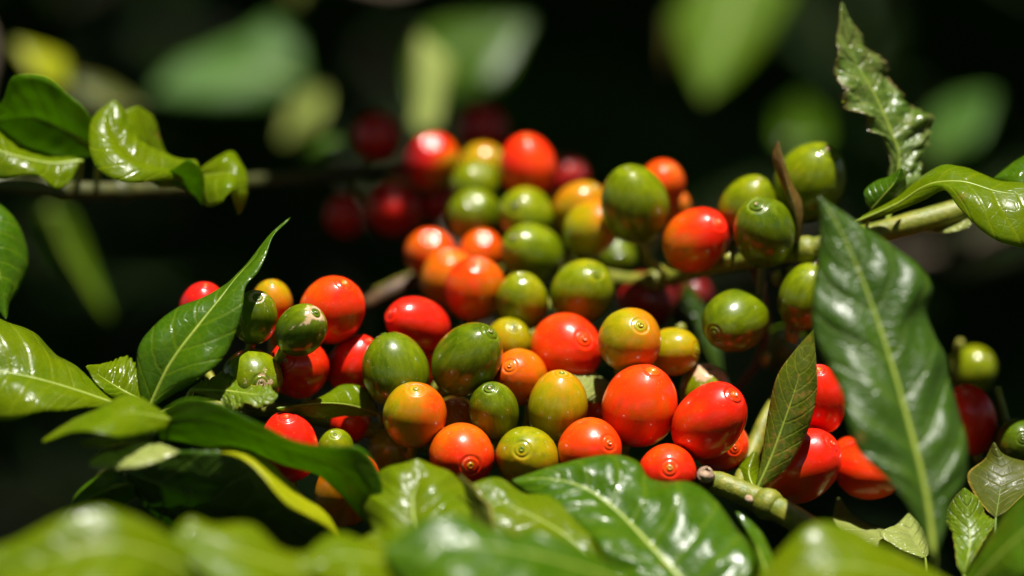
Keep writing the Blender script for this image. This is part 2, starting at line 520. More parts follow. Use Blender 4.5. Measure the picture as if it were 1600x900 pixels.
# --- the fruiting branch that crosses the picture behind the front row of fruit
front, front_path = branch(
    'green fruiting branch crossing the picture below the berries, with cut corky stub',
    [(1345, 890, -32), (1252, 817, -18), (1165, 772, -11), (1108, 750, -8), (1070, 742, 4), (985, 735, 14), (850, 722, 18), (700, 700, 18),
     (560, 668, 14), (420, 640, 12), (320, 640, 6), (245, 658, 2), (200, 700, 10), (140, 780, 45), (60, 880, 90)],
    [21, 20, 19, 16, 14, 15, 15, 14, 13, 12, 12, 11, 11, 11], M_STEM, nodes=(0.13, 0.35, 0.6, 0.83), n=90)
# cut stub with a corky end and the leaf scar
o_ = np.array(front.location)
v, f = tube(np.array([P(1114, 760, -8), P(1106, 748, -11), P(1102, 742, -14)]) - o_, [0.0017, 0.0016, 0.00155], 16)
mesh_obj('stub', v, f, M_STEMB, front)
v, f = tube(np.array([P(1102.6, 742.5, -13.6), P(1102, 741.5, -14.4), P(1101.8, 741, -14.7), P(1101.8, 741, -14.3)]) - o_, [0.00165, 0.0017, 0.0013, 0.0004], 16)
mesh_obj('stub_end', v, f, M_CORK, front)
v, f = tube(np.array([P(1171, 783, -13.2), P(1172, 779, -14.2), P(1173, 776, -14.5)]) - o_, [0.0004, 0.0011, 0.0002], 10)
mesh_obj('leaf_scar', v, f, M_CORK, front)

leaf(front, 'speck', label='narrow brown speckled young leaf standing up from the twig',
     L=[(1178, 766), (1188, 725), (1195, 680), (1203, 630), (1218, 580), (1240, 550), (1271, 515)],
     M=[(1181, 768), (1205, 715), (1225, 660), (1242, 610), (1256, 560), (1271, 515)],
     R=[(1185, 766), (1225, 735), (1255, 690), (1272, 640), (1277, 600), (1275, 560), (1271, 515)],
     d=[-11, -11, -11, -10], el=[0, 2, 2, 1], er=[0, 1, 1, 0], bulge=0.14, wav=0.06, wf=3.2, pet=[(1170, 778, -11)], rib=0.8, seed=1)
leaf(front, 'green', label='pointed glossy dark green leaf rising beside the scarred green berries',
     L=[(222, 632), (213, 585), (216, 545), (240, 510), (278, 478), (318, 466), (350, 452), (378, 425), (398, 398), (424, 366), (453, 339)],
     M=[(232, 640), (268, 566), (308, 512), (345, 466), (374, 430), (400, 402), (424, 370), (454, 340)],
     R=[(255, 625), (312, 592), (348, 558), (368, 520), (380, 478), (384, 445), (402, 424), (416, 400), (428, 368), (455, 341)],
     d=[-12, -13, -11, -6, 0], el=[0, 3, 4, 3, 1], er=[-1, -4, -2, -3, -4, 0], bulge=0.14, wav=0.05, pet=[(238, 655, -2)], rib=1.1, seed=2)
leaf(front, 'chewed', label='small yellow green leaf with insect chewed edges',
     L=[(300, 604), (325, 590), (350, 583), (372, 588), (371, 602), (392, 606), (416, 600), (434, 617)],
     M=[(300, 609), (350, 611), (400, 617), (434, 618)],
     R=[(304, 613), (340, 626), (372, 643), (379, 631), (400, 636), (421, 632), (434, 620)],
     d=[-6, -10, -14, -16], el=[2, 6, 4], er=[0, -3, -2], jag=0.35, puck=0.07, wav=0.12, wf=5, nt=80, pet=[(285, 640, 2)], seed=3)
leaf(front, 'lime', label='small light green leaf with toothed edge at the far left of the berries',
     L=[(220, 612), (216, 572), (196, 556), (170, 566), (134, 571)],
     M=[(222, 628), (180, 604), (134, 573)],
     R=[(206, 632), (176, 621), (154, 604), (135, 576)], d=[-3, -4, -6], el=[2, 5, 2], er=[0, -3, 0], jag=0.15, puck=0.06, pet=[(240, 650, 0)], seed=4)
leaf(front, 'lime', label='folded olive leaf wedged under the red berries',
     L=[(590, 640), (572, 608), (532, 602), (512, 614), (490, 625), (432, 637)],
     M=[(592, 646), (540, 632), (500, 630), (432, 638)],
     R=[(588, 652), (540, 650), (500, 655), (470, 649), (433, 640)], d=[8, 2, -4, -6], el=[2, 6, 3], er=[0, 3, 0], bulge=0.03, rib=0.6, pet=[(600, 672, 15)], seed=5)
leaf(front, 'pale', label='crinkled pale leaf scrap between the orange and red berries',
     L=[(958, 606), (935, 584), (905, 577), (882, 584)], M=[(962, 612), (925, 602), (881, 588)],
     R=[(957, 624), (925, 629), (897, 621), (882, 591)], d=[12, 8, 7], el=[2, 6, 3], er=[0, -3, 0], puck=0.04, wav=0.1, wf=2, pet=[(975, 690, 14)], rib=0.7, seed=6)
leaf(front, 'lime', label='light green leaf stub beside the cut twig',
     L=[(1176, 762), (1160, 748), (1152, 730), (1166, 716), (1178, 705)], M=[(1178, 764), (1170, 740), (1180, 704)],
     R=[(1182, 762), (1186, 740), (1186, 718), (1181, 704)], d=[-1, 2, 5], el=[0, 3, 2], er=[0, 4, 2], rib=0.5, pet=[(1168, 774, -2)], seed=7)
v, f = tube(np.array([P(*q) for q in curve([(1150, 768, 0), (1168, 722, 8), (1182, 690, 12), (1196, 655, 14), (1215, 620, 20)], 20)]) - o_, prof([9, 13, 14, 12, 10], 20) * SPX, 12)
mesh_obj('twig', v, f, M_STEM, front)
# left shoot: blurred leaves in front of the berries
leaf(front, 'green', label='long arching dark leaf crossing in front of the lower left berries',
     L=[(240, 650), (290, 623), (340, 628), (400, 660), (460, 690), (520, 696), (562, 700), (590, 735), (598, 765), (575, 818)],
     M=[(240, 665), (300, 655), (360, 668), (420, 692), (480, 715), (530, 735), (560, 765), (574, 818)],
     R=[(245, 688), (330, 698), (390, 706), (450, 726), (500, 748), (538, 778), (560, 805), (572, 820)],
     d=[-26, -32, -33, -31, -28], el=[-4, -5, -3, -3], er=[6, 9, 7, 3], bulge=0.05, wav=0.05, pet=[(232, 662, -12), (228, 660, -2)], rib=0.6, ribmat=M_RIBDARK, lit=False, seed=8)
leaf(front, 'deep', label='dark shaded leaf underside hanging at the lower left',
     L=[(195, 725), (260, 706), (320, 704), (380, 712), (420, 742), (450, 782), (490, 802), (530, 838)],
     M=[(195, 735), (260, 760), (330, 782), (400, 800), (460, 820), (530, 840)],
     R=[(200, 745), (225, 790), (300, 845), (400, 872), (480, 862), (529, 842)],
     d=[-26, -28, -29, -28], el=[-3, -5, -3], er=[10, 18, 8], bulge=0.03, pet=[(190, 712, -10), (180, 690, -2)], lit=False, rib=0.6, seed=9)
leaf(front, 'yellow', label='bright yellow green leaf edge curling over the dark leaf',
     L=[(318, 699), (360, 699), (402, 714), (437, 744), (468, 776), (507, 802), (531, 838)],
     M=[(320, 703), (366, 706), (406, 728), (441, 764), (474, 790), (511, 814), (531, 839)],
     R=[(322, 707), (370, 713), (410, 743), (445, 786), (480, 806), (515, 827), (530, 841)],
     d=[-30, -34, -35, -32], el=[4, 8, 4], er=[-3, -5, -3], bulge=0.12, rib=0.0, seed=10)
leaf(front, 'pale', label='shiny pale leaf in front of the dark leaf at lower left',
     L=[(140, 722), (165, 702), (210, 690), (250, 694), (279, 705)], M=[(140, 727), (190, 714), (240, 707), (280, 706)],
     R=[(142, 730), (190, 733), (240, 724), (278, 708)], d=[-34, -36, -36], el=[4, 9, 4], er=[-2, -4, -2], puck=0.08, rib=0.4, seed=11)
leaf(front, 'olive', label='narrow leaf with brown edge at the lower left',
     L=[(240, 670), (205, 668), (160, 680), (124, 690)], M=[(242, 678), (205, 679), (160, 688), (124, 694)],
     R=[(240, 688), (205, 691), (160, 699), (125, 697)], d=[-28, -31, -30], el=[4, 8, 4], er=[0, -3, 0], rib=0.4, pet=[(236, 660, -4)], seed=12)
leaf(front, 'green', label='dim leaf hanging below the pale leaf at lower left',
     L=[(222, 752), (190, 734), (150, 745), (120, 770), (104, 802)], M=[(225, 758), (185, 758), (145, 775), (104, 803)],
     R=[(225, 768), (190, 792), (150, 802), (106, 805)], d=[-22, -26, -24], el=[2, 5, 2], er=[4, 8, 2], rib=0.5, pet=[(200, 700, -4)], lit=False, seed=13)
leaf(front, 'lime', label='blurred leaf base where the left shoot leaves join',
     L=[(262, 648), (205, 617), (150, 640), (100, 665), (66, 688)], M=[(265, 655), (205, 645), (140, 657), (66, 690)],
     R=[(262, 670), (190, 682), (120, 674), (67, 692)], d=[-30, -36, -34], el=[4, 8, 4], er=[-2, -6, -2], rib=0.5, pet=[(250, 660, -3)], seed=14)
leaf(front, 'lime', label='broad sunlit leaf entering at the left edge',
     L=[(180, 630), (140, 596), (90, 551), (40, 516), (0, 497), (-70, 468)],
     M=[(186, 634), (120, 611), (60, 593), (0, 580), (-70, 566)],
     R=[(182, 638), (130, 638), (60, 646), (10, 656), (-70, 652)], d=[-12, -16, -18, -16], el=[3, 12, 10, 4], er=[-2, -6, -6, 0],
     bulge=0.12, wav=0.04, pet=[(228, 655, -1)], seed=15)

# --- branch on the right carrying the upper green berries
right, right_path = branch(
    'green branch on the right running behind the upper green berries',
    [(1680, 262, 22), (1520, 322, 14), (1430, 348, 12), (1340, 372, 13), (1250, 392, 16), (1130, 412, 26), (1010, 440, 40), (860, 420, 52),
     (760, 430, 58), (660, 432, 60), (590, 462, 62)],
    [20, 19, 19, 18, 17, 15, 14, 13, 12, 12, 14], M_STEM, nodes=(0.4, 0.62), n=80)
v, f = tube(np.array([P(*q) for q in curve([(700, 428, 58), (645, 440, 56), (608, 456, 54), (570, 478, 54)], 14)]) - np.array(right.location), prof([10, 14, 14, 12], 14) * SPX, 12)
mesh_obj('twig', v, f, M_STEMB, right)
leaf(right, 'lime', label='broad bright green leaf at the right edge with its tip turned down',
     L=[(1342, 340), (1400, 309), (1446, 272), (1474, 258), (1510, 263), (1560, 281), (1610, 287), (1660, 300)],
     M=[(1340, 346), (1400, 320), (1458, 287), (1500, 284), (1560, 300), (1610, 306), (1660, 312)],
     R=[(1345, 350), (1400, 331), (1446, 312), (1478, 298), (1496, 322), (1530, 356), (1565, 380), (1610, 387), (1660, 360)],
     d=[6, 2, -3, -5, -5], el=[0, 5, 8, 5], er=[0, -2, -6, -3], bulge=0.12, pet=[(1310, 380, 12)], rib=0.9, seed=20)
leaf(right, 'green', label='leaf corner at the far right edge above the broad leaf',
     L=[(1650, 226), (1600, 243), (1572, 262), (1553, 278)], M=[(1650, 262), (1600, 268), (1553, 279)],
     R=[(1650, 300), (1600, 290), (1556, 281)], d=[6, 6, 8], el=[2, 4, 2], er=[0, -2, 0], rib=0.6, pet=[(1680, 262, 18)], seed=21)
leaf(right, 'pale', label='pale leaf sliver under the right branch',
     L=[(1436, 352), (1475, 341), (1516, 342)], M=[(1430, 358), (1475, 352), (1518, 350)], R=[(1436, 363), (1480, 364), (1515, 356)],
     d=[20, 14, 10], el=[3, 6, 3], er=[-1, -3, 0], rib=0.4, pet=[(1420, 352, 14)], seed=22)
leaf(right, 'dry', label='crinkled damaged leaf standing upright at the upper right',
     L=[(1386, 285), (1386, 232), (1372, 210), (1358, 205), (1356, 186), (1334, 176), (1314, 150), (1304, 112), (1308, 60), (1314, 4)],
     M=[(1396, 300), (1404, 245), (1386, 192), (1366, 148), (1338, 100), (1320, 50), (1315, 4)],
     R=[(1430, 300), (1444, 262), (1440, 242), (1460, 216), (1450, 180), (1428, 160), (1398, 145), (1386, 104), (1356, 70), (1330, 30), (1317, 5)],
     d=[14, 15, 16, 17, 17], el=[0, -4, -4, -2], er=[0, 5, 6, 4, 0], jag=0.22, puck=0.16, wav=0.12, wf=6, nt=110, nv=12, bulge=0.12, rough_n=0.12,
     pet=[(1385, 355, 13)], rib=0.9, seed=23)
leaf(right, 'green', label='small folded leaf at the foot of the crinkled leaf',
     L=[(1353, 318), (1350, 300), (1366, 284), (1390, 275), (1408, 262)], M=[(1362, 326), (1381, 305), (1398, 285), (1408, 262)],
     R=[(1376, 326), (1402, 310), (1416, 288), (1409, 262)], d=[6, 4, 4], el=[0, 3, 2], er=[0, 4, 2], rib=0.6, pet=[(1350, 368, 13)], seed=24)
leaf(right, 'brown', label='thin brown bract curling between two green berries', name='bract',
     L=[(1243, 378), (1233, 325), (1213, 268), (1206, 246), (1214, 220)], M=[(1247, 380), (1242, 330), (1228, 280), (1215, 220)],
     R=[(1250, 378), (1252, 312), (1240, 290), (1225, 250), (1216, 220)], d=[12, 9, 9, 10], el=[0, 2, 1], er=[0, 3, 1], rib=0.4, pet=[(1248, 392, 14)], seed=25)

o_ = np.array(right.location)
v, f = tube(np.array([P(*q) for q in curve([(1175, 408, 22), (1190, 450, 26), (1196, 510, 30), (1186, 560, 34), (1150, 610, 36)], 22)]) - o_, prof([9, 8, 8, 7, 6], 22) * SPX, 10)
mesh_obj('twig', v, f, M_STEMB, right)
for q in ((1140, 402, 14), (1214, 428, 16), (1064, 512, 22), (1196, 556, 26),):
    c = [P(q[0], q[1] + 16, q[2] + 4), P(q[0] - 1, q[1] + 8, q[2] + 2), P(q[0], q[1], q[2]), P(q[0] + 2, q[1] - 7, q[2])]
    v, f = tube(np.array(c) - o_, np.array([0.0006, 0.0011, 0.0012, 0.0005]), 10)
    mesh_obj('bud', v, f, M_STALK, right)
leaf(right, 'deep', label='dim leaf in the dark gap right of the middle row',
     L=[(1120, 580), (1078, 530), (1062, 470), (1070, 440)], M=[(1125, 590), (1095, 525), (1072, 438)], R=[(1130, 580), (1118, 520), (1090, 460), (1074, 440)],
     d=[52, 50, 50], el=[0, 3, 0], er=[0, 3, 0], rib=0.5, pet=[(1140, 605, 36)], lit=False, seed=26)

# --- shoot below the frame with the foreground leaves
low, low_path = branch(
    'foreground shoot along the bottom edge with large blurred leaves',
    [(120, 985, -62), (400, 965, -60), (700, 955, -52), (1000, 975, -48), (1300, 985, -42), (1460, 945, -34), (1640, 960, -34)],
    [16, 18, 19, 20, 20, 19, 18], M_STEM, nodes=(0.3, 0.6, 0.8), n=60)
leaf(low, 'deep', label='large upright dark green leaf on the right with pale midrib',
     L=[(1450, 862), (1430, 812), (1386, 748), (1338, 700), (1321, 660), (1316, 620), (1296, 570), (1270, 515), (1268, 470), (1280, 390), (1279, 306)],
     M=[(1458, 868), (1449, 790), (1433, 715), (1413, 640), (1396, 580), (1370, 500), (1336, 410), (1302, 340), (1279, 306)],
     R=[(1463, 866), (1476, 828), (1491, 780), (1508, 758), (1516, 732), (1508, 690), (1495, 650), (1486, 600), (1484, 552), (1462, 520), (1447, 490), (1456, 452), (1440, 420), (1400, 386), (1336, 345), (1280, 307)],
     d=[-50, -47, -43, -39, -36], el=[-1, -5, -3, 1, 2], er=[0, 8, 10, 6, 2], bulge=0.14, wav=0.07, wf=3.2, puck=0.11,
     pet=[(1462, 945, -34), (1460, 905, -30)], rib=1.7, ribmat=M_RIB, nt=80, nv=12, seed=30)
leaf(low, 'green', label='big glossy leaf at bottom centre with bright sun patches',
     L=[(1170, 925), (1176, 882), (1160, 830), (1140, 797), (1110, 772), (1075, 760), (1040, 758), (1014, 744), (1000, 718), (972, 706), (940, 711), (900, 722), (850, 732), (800, 750)],
     M=[(1085, 930), (1040, 880), (1000, 836), (960, 796), (910, 762), (860, 749), (800, 751)],
     R=[(985, 925), (960, 890), (930, 850), (900, 816), (862, 802), (842, 782), (802, 754)],
     d=[-46, -40, -32, -27, -24], el=[3, 8, 6, 5, 2], er=[-2, -5, -4, -1], bulge=0.10, wav=0.11, wf=2.7, puck=0.07,
     pet=[(1120, 972, -46)], rib=1.5, nt=72, nv=12, seed=31)
leaf(low, 'lime', label='olive green leaf tucked under the big glossy leaf',
     L=[(945, 862), (892, 802), (822, 766), (780, 748), (735, 757)], M=[(955, 902), (880, 835), (800, 792), (734, 768)],
     R=[(932, 912), (860, 876), (790, 852), (740, 822), (732, 776)], d=[-44, -40, -34, -30], el=[3, 8, 4], er=[-2, -6, -3], bulge=0.05, wav=0.14, wf=2.2, pet=[(985, 968, -48)], seed=32)
leaf(low, 'lime', label='curled light green leaf at bottom centre with bright rolled left edge',
     L=[(605, 858), (572, 815), (561, 775), (580, 744), (612, 730), (648, 718)], M=[(660, 880), (650, 830), (645, 780), (655, 745), (650, 717)],
     R=[(735, 845), (742, 805), (736, 768), (702, 740), (668, 722), (652, 717)], d=[-44, -38, -32, -27], el=[4, 12, 8, 3], er=[0, 6, 4], bulge=0.16, wav=0.09, wf=2.3,
     pet=[(680, 950, -52)], seed=33)
leaf(low, 'green', wav=0.15, wf=2.1, label='wide blurred green leaf along the bottom, left of centre',
     L=[(1005, 908), (950, 876), (880, 847), (790, 822), (720, 806), (660, 816), (598, 854)], M=[(1010, 925), (900, 885), (800, 860), (700, 850), (598, 862)],
     R=[(1000, 955), (900, 962), (750, 960), (650, 925), (600, 872)], d=[-66, -74, -78, -77], el=[3, 6, 4], er=[-3, -12, -4], bulge=0.04, pet=[(1000, 972, -50)], seed=34)
leaf(low, 'lime', wav=0.14, wf=2.1, label='blurred leaf at the bottom between the left and centre leaves',
     L=[(700, 905), (640, 858), (560, 838), (500, 846), (460, 876)], M=[(705, 930), (620, 884), (540, 868), (460, 882)],
     R=[(685, 955), (600, 935), (520, 912), (463, 888)], d=[-68, -76, -78], el=[4, 9, 4], er=[-3, -8, -3], pet=[(705, 954, -54)], seed=35)
leaf(low, 'lime', wav=0.16, wf=2.3, label='blurred yellow green leaf at bottom left, right of the white sheen',
     L=[(562, 905), (520, 874), (460, 856), (400, 831), (330, 813), (300, 805), (270, 834)], M=[(565, 935), (470, 895), (400, 872), (330, 852), (270, 838)],
     R=[(540, 965), (450, 955), (350, 915), (290, 872), (271, 844)], d=[-72, -80, -84, -82], el=[4, 8, 5], er=[-3, -9, -3], bulge=0.05, pet=[(560, 962, -58)], seed=36)
leaf(low, 'lime', wav=0.10, wf=2.2, label='large blurred leaf with white sheen in the bottom left corner',
     L=[(310, 865), (262, 836), (206, 802), (170, 790), (112, 805), (60, 826), (0, 850), (-70, 885)],
     M=[(330, 915), (255, 872), (180, 852), (90, 870), (0, 900), (-70, 930)],
     R=[(310, 960), (200, 975), (60, 985), (-70, 965)], d=[-84, -92, -95, -94], el=[2, 4, 4, 3], er=[-3, -14, -6], bulge=0.05, pet=[(350, 968, -60)], seed=37)
leaf(low, 'lime', wav=0.08, wf=1.6, label='wide blurred leaf at the bottom right in front of the big upright leaf',
     L=[(1498, 914), (1440, 881), (1390, 851), (1330, 827), (1272, 821), (1220, 858), (1182, 902)], M=[(1505, 950), (1420, 908), (1330, 884), (1250, 892), (1182, 915)],
     R=[(1450, 975), (1350, 968), (1250, 955), (1190, 930)], d=[-58, -68, -72, -70], el=[4, 9, 4], er=[-3, -9, -3], bulge=0.04, pet=[(1480, 952, -36)], seed=38)
leaf(low, 'green', label='blurred leaf in the bottom right corner',
     L=[(1500, 912), (1540, 848), (1570, 803), (1602, 770), (1660, 722)], M=[(1512, 925), (1560, 870), (1602, 830), (1660, 780)],
     R=[(1530, 945), (1600, 900), (1660, 850)], d=[-46, -52, -54], el=[4, 9, 6], er=[-2, -6, -3], pet=[(1500, 948, -34)], seed=39)
leaf(low, 'chewed', label='light yellow green leaf with ragged outline at the lower right',
     L=[(1496, 885), (1489, 842), (1478, 812), (1486, 785), (1506, 762)], M=[(1506, 900), (1516, 850), (1512, 800), (1507, 762)],
     R=[(1520, 872), (1543, 836), (1557, 812), (1541, 803), (1533, 783), (1509, 763)], d=[-24, -18, -14, -12], el=[0, 3, 2], er=[0, 4, 2], jag=0.15, rib=0.6, pet=[(1502, 947, -33)], seed=40)
leaf(low, 'olive', label='dark olive leaf with golden edge at the right edge',
     L=[(1546, 802), (1522, 772), (1511, 742), (1540, 716), (1552, 691)], M=[(1556, 810), (1562, 772), (1566, 738), (1553, 691)],
     R=[(1568, 802), (1602, 772), (1650, 742), (1602, 722), (1562, 705), (1554, 690)], d=[-12, -4, 0, 2], el=[0, 3, 2], er=[0, 4, 2], rib=0.5, pet=[(1550, 948, -34), (1552, 860, -18)], seed=41)
leaf(low, 'olive', label='brownish folded leaf between the curled leaf and the olive one',
     L=[(745, 850), (738, 810), (728, 770), (716, 742)], M=[(760, 850), (752, 812), (740, 775), (717, 741)], R=[(775, 845), (772, 812), (756, 778), (719, 741)],
     d=[-46, -42, -38, -34], el=[0, 3, 0], er=[0, -3, 0], wav=0.15, rib=0.5, pet=[(750, 955, -52)], seed=44)
leaf(low, 'green', label='narrow bent leaf at the bottom edge right of the glossy leaf',
     L=[(1190, 905), (1176, 860), (1160, 825), (1150, 800)], M=[(1200, 905), (1186, 860), (1166, 825), (1150, 799)], R=[(1215, 900), (1202, 855), (1180, 820), (1152, 799)],
     d=[-44, -38, -30, -26], el=[0, 3, 0], er=[0, 3, 0], wav=0.12, rib=0.5, pet=[(1210, 980, -44)], seed=45)
leaf(low, 'lime', label='small upturned leaf tip at the bottom left of the curled leaf',
     L=[(560, 905), (548, 870), (560, 842), (590, 832)], M=[(580, 905), (572, 868), (591, 831)], R=[(605, 900), (604, 868), (593, 832)],
     d=[-58, -54, -50], el=[0, 4, 1], er=[0, -3, 0], wav=0.15, rib=0.5, pet=[(575, 960, -56)], seed=46)
leaf(low, 'pale', label='pale bright leaf scrap below the big upright leaf',
     L=[(1440, 872), (1396, 852), (1374, 832), (1400, 820), (1419, 802)], M=[(1446, 872), (1424, 838), (1420, 802)],
     R=[(1451, 866), (1448, 836), (1436, 816), (1421, 802)], d=[-8, 0, 6], el=[-3, -6, 0], er=[0, 3, 1], rib=0.4, puck=0.1, pet=[(1455, 945, -33)], seed=42)
leaf(low, 'pale', label='white glinting leaf scrap under the lower right red berries',
     L=[(1400, 858), (1330, 845), (1302, 812), (1308, 778)], M=[(1410, 850), (1350, 828), (1309, 778)], R=[(1415, 840), (1370, 823), (1334, 808), (1311, 778)],
     d=[-4, 4, 14], el=[-3, -5, 0], er=[2, 5, 1], rib=0.0, puck=0.05, pet=None, seed=43)

# --- branch at the upper left with curled leaves
upl, upl_path = branch(
    'branch with curled leaves at the upper left',
    [(-120, 283, 26), (0, 288, 30), (110, 298, 34), (220, 297, 44), (380, 284, 66), (520, 274, 92), (640, 268, 112)],
    [14, 14, 15, 13, 12, 11, 10], M_STEMSHADE, nodes=(0.3, 0.42), n=50)
leaf(upl, 'green', label='dark shaded leaf with sunlit rim at the upper left corner',
     L=[(152, 214), (140, 180), (100, 142), (60, 117), (20, 120), (2, 160), (-40, 185)], M=[(155, 234), (105, 205), (55, 185), (5, 188), (-40, 195)],
     R=[(152, 242), (110, 248), (60, 246), (20, 222), (-40, 206)], d=[26, 22, 20, 20], el=[-5, -10, -5], er=[4, 8, 4], bulge=0.08, pet=[(150, 298, 36)], seed=50)
leaf(upl, 'lime', label='yellow green leaf lying on the branch at the left edge',
     L=[(126, 248), (75, 240), (40, 228), (0, 200), (-50, 178)], M=[(127, 252), (82, 256), (40, 248), (0, 236), (-50, 218)],
     R=[(124, 256), (106, 288), (92, 296), (60, 275), (0, 279), (-50, 272)], d=[18, 14, 12], el=[4, 9, 4], er=[-2, -2, 0], pet=[(120, 296, 34)], seed=51)
leaf(upl, 'lime', label='cup shaped curled leaf at the upper left',
     L=[(312, 278), (255, 282), (190, 284), (152, 264), (138, 222), (144, 185), (178, 156)], M=[(312, 268), (262, 268), (216, 254), (184, 225), (172, 190), (179, 157)],
     R=[(308, 250), (258, 246), (220, 222), (203, 195), (196, 175), (181, 157)], d=[20, 14, 12, 14, 18], el=[-3, -7, -3, 4], er=[4, 10, 8, 2], bulge=0.22, pet=[(325, 288, 50)], rib=0.5, seed=52)
leaf(upl, 'lime', label='back lobe of the curled upper left leaf',
     L=[(228, 256), (207, 215), (197, 172), (214, 166)], M=[(250, 262), (232, 215), (216, 166)], R=[(266, 256), (250, 215), (239, 182), (218, 166)],
     d=[24, 22, 22], el=[-3, -5, -2], er=[2, 4, 2], bulge=0.1, rib=0.4, pet=[(255, 296, 44)], seed=53)
leaf(upl, 'green', label='shaded fold of the curled upper left leaf',
     L=[(225, 282), (270, 264), (296, 250), (312, 262), (318, 322)], M=[(240, 286), (280, 276), (305, 285), (318, 322)],
     R=[(250, 292), (285, 294), (308, 310), (317, 322)], d=[16, 15, 18], el=[-2, -4, -2], er=[2, 4, 2], rib=0.0, pet=None, seed=54)
leaf(upl, 'lime', label='twisted leaf tip hanging from the upper left branch',
     L=[(314, 262), (344, 243), (362, 236), (380, 262), (386, 300), (373, 336)], M=[(312, 275), (340, 272), (362, 272), (372, 300), (372, 336)],
     R=[(314, 296), (325, 323), (346, 317), (358, 300), (364, 315), (371, 336)], d=[22, 18, 16, 18], el=[2, 6, 4], er=[-3, -4, 2], bulge=0.18, rib=0.5, pet=[(318, 290, 50)], seed=55)
leaf(upl, 'green', label='dark leaf at the left edge with its lower margin in sun',
     L=[(-60, 330), (-40, 420), (-12, 470), (7, 498)], M=[(-40, 310), (-8, 400), (4, 450), (9, 498)],
     R=[(-12, 306), (25, 345), (43, 385), (45, 410), (31, 450), (14, 476), (10, 498)], d=[14, 8, 6, 4], el=[0, -3, 0], er=[3, 7, 4], bulge=0.1, rib=0.8, pet=[(-30, 290, 29)], seed=56)

# --- blurred branches and leaves farther back
def back_branch(label, pts, r, leaves):
    pts = [(a, b, c * 1.18) for a, b, c in pts]
    root, _ = branch(label, pts, r, M_BARK, group='blurred branches behind the berries', n=24, extra=False)
    for k, (mat, lab, L, M, R, d, el, er, lit) in enumerate(leaves):
        mc = np.mean(np.array(M, float), axis=0)
        L, M, R = [[tuple(mc + (np.array(q, float) - mc) * 0.84) for q in e] for e in (L, M, R)]
        d = d * 0.84 if np.isscalar(d) else [q * 0.84 for q in d]
        leaf(root, mat, L, M, R, d, el, er, bulge=0.1, thick=0.4, nt=28, nv=6, rib=1.0, label=lab, lit=lit, seed=60 + k)
        if lit:
            for q in np.linspace(0.1, 0.9, 5):
                c = curve(M, 21)[int(q * 20)]
                LIT.append((P(c[0], c[1], d if np.isscalar(d) else d[0]), 0.05))
back_branch('blurred branch with pale green leaf at the upper left background', [(720, -60, 245), (600, -20, 240), (505, -50, 238), (430, -60, 240)], [14, 14, 13, 12], [
    ('far_green', 'large out of focus pale green leaf',
     [(495, 115), (472, 35), (430, 12), (390, 40), (330, 66), (260, 96), (216, 140)], [(500, 140), (420, 110), (320, 125), (216, 146)],
     [(490, 142), (420, 166), (350, 167), (280, 162), (217, 152)], 322, [3, 12, 4], [0, -6, -2], True),
    ('far_pale', 'small out of focus whitish leaf',
     [(432, 225), (445, 180), (485, 140), (512, 132)], [(436, 228), (475, 182), (514, 133)], [(442, 230), (490, 205), (514, 165), (515, 135)], 287, [3, 10, 3], [-2, -10, -2], True),
    ('far_pale', 'white blurred leaf tip at the top edge', [(440, -40), (438, -10), (455, 8)], [(460, -40), (458, 9)], [(480, -40), (482, -10), (462, 9)], 322, 3, 3, True)])
back_branch('blurred branch rising behind the dark red berries', [(760, 560, 150), (720, 400, 150), (680, 260, 155), (664, 200, 160)], [12, 12, 11, 8], [
    ('far_pale', 'pale yellow leaf standing upright, out of focus',
     [(640, 215), (645, 150), (644, 90), (652, 40)], [(660, 225), (672, 150), (662, 90), (655, 40)], [(688, 215), (702, 150), (714, 95), (682, 60), (658, 41)], [204, 210, 219], [0, 2, 0], [0, 3, 0], True),
    ('deep', 'large dark leaf behind the pale yellow leaf',
     [(622, 175), (618, 95), (660, 32), (740, 15), (845, 18)], [(635, 190), (700, 110), (770, 60), (848, 20)], [(650, 200), (730, 172), (785, 140), (848, 25)], 273, [3, 18, 5], [0, -10, 0], False),
    ('green', 'small dim leaf tip beside the dark red berries', [(470, 245), (500, 215), (540, 208)], [(465, 252), (510, 238), (546, 232)], [(472, 262), (520, 266), (546, 240)], 154, 4, 0, False)])
back_branch('blurred branch with bright leaf at the top right of centre', [(1330, -90, 250), (1200, -30, 240), (1110, -20, 230), (1000, -80, 240)], [12, 12, 12, 11], [
    ('far_lime', 'bright yellow green leaf hanging at the top, out of focus',
     [(1080, -40), (1032, 30), (1056, 100), (1092, 170)], [(1170, -50), (1135, 50), (1094, 172)], [(1270, -40), (1212, 70), (1150, 135), (1097, 172)], [318, 306, 294], [0, 3, 0], [0, 3, 0], True),
    ('brown', 'thin rusty leaf beside the bright hanging leaf', [(1036, 20), (1034, 70), (1040, 112)], [(1044, 18), (1043, 70), (1041, 114)], [(1052, 20), (1053, 70), (1043, 113)], 266, 2, 2, True)])
back_branch('blurred branch with two dim leaves at the right background', [(1200, 470, 225), (1270, 420, 222), (1440, 400, 225), (1640, 330, 235)], [11, 11, 11, 10], [
    ('green', 'dim green leaf behind the upper right berry', [(1206, 230), (1205, 180), (1248, 138)], [(1250, 250), (1250, 190), (1250, 136)], [(1300, 235), (1300, 185), (1254, 138)], 294, [3, 10, 3], [3, 10, 3], False),
    ('far_green', 'grey green blurred leaf right of the crinkled leaf', [(1436, 255), (1440, 185), (1500, 140), (1562, 132)], [(1440, 260), (1500, 205), (1564, 136)], [(1450, 262), (1520, 240), (1564, 145)], 308, [3, 18, 3], [0, -8, 0], False)])
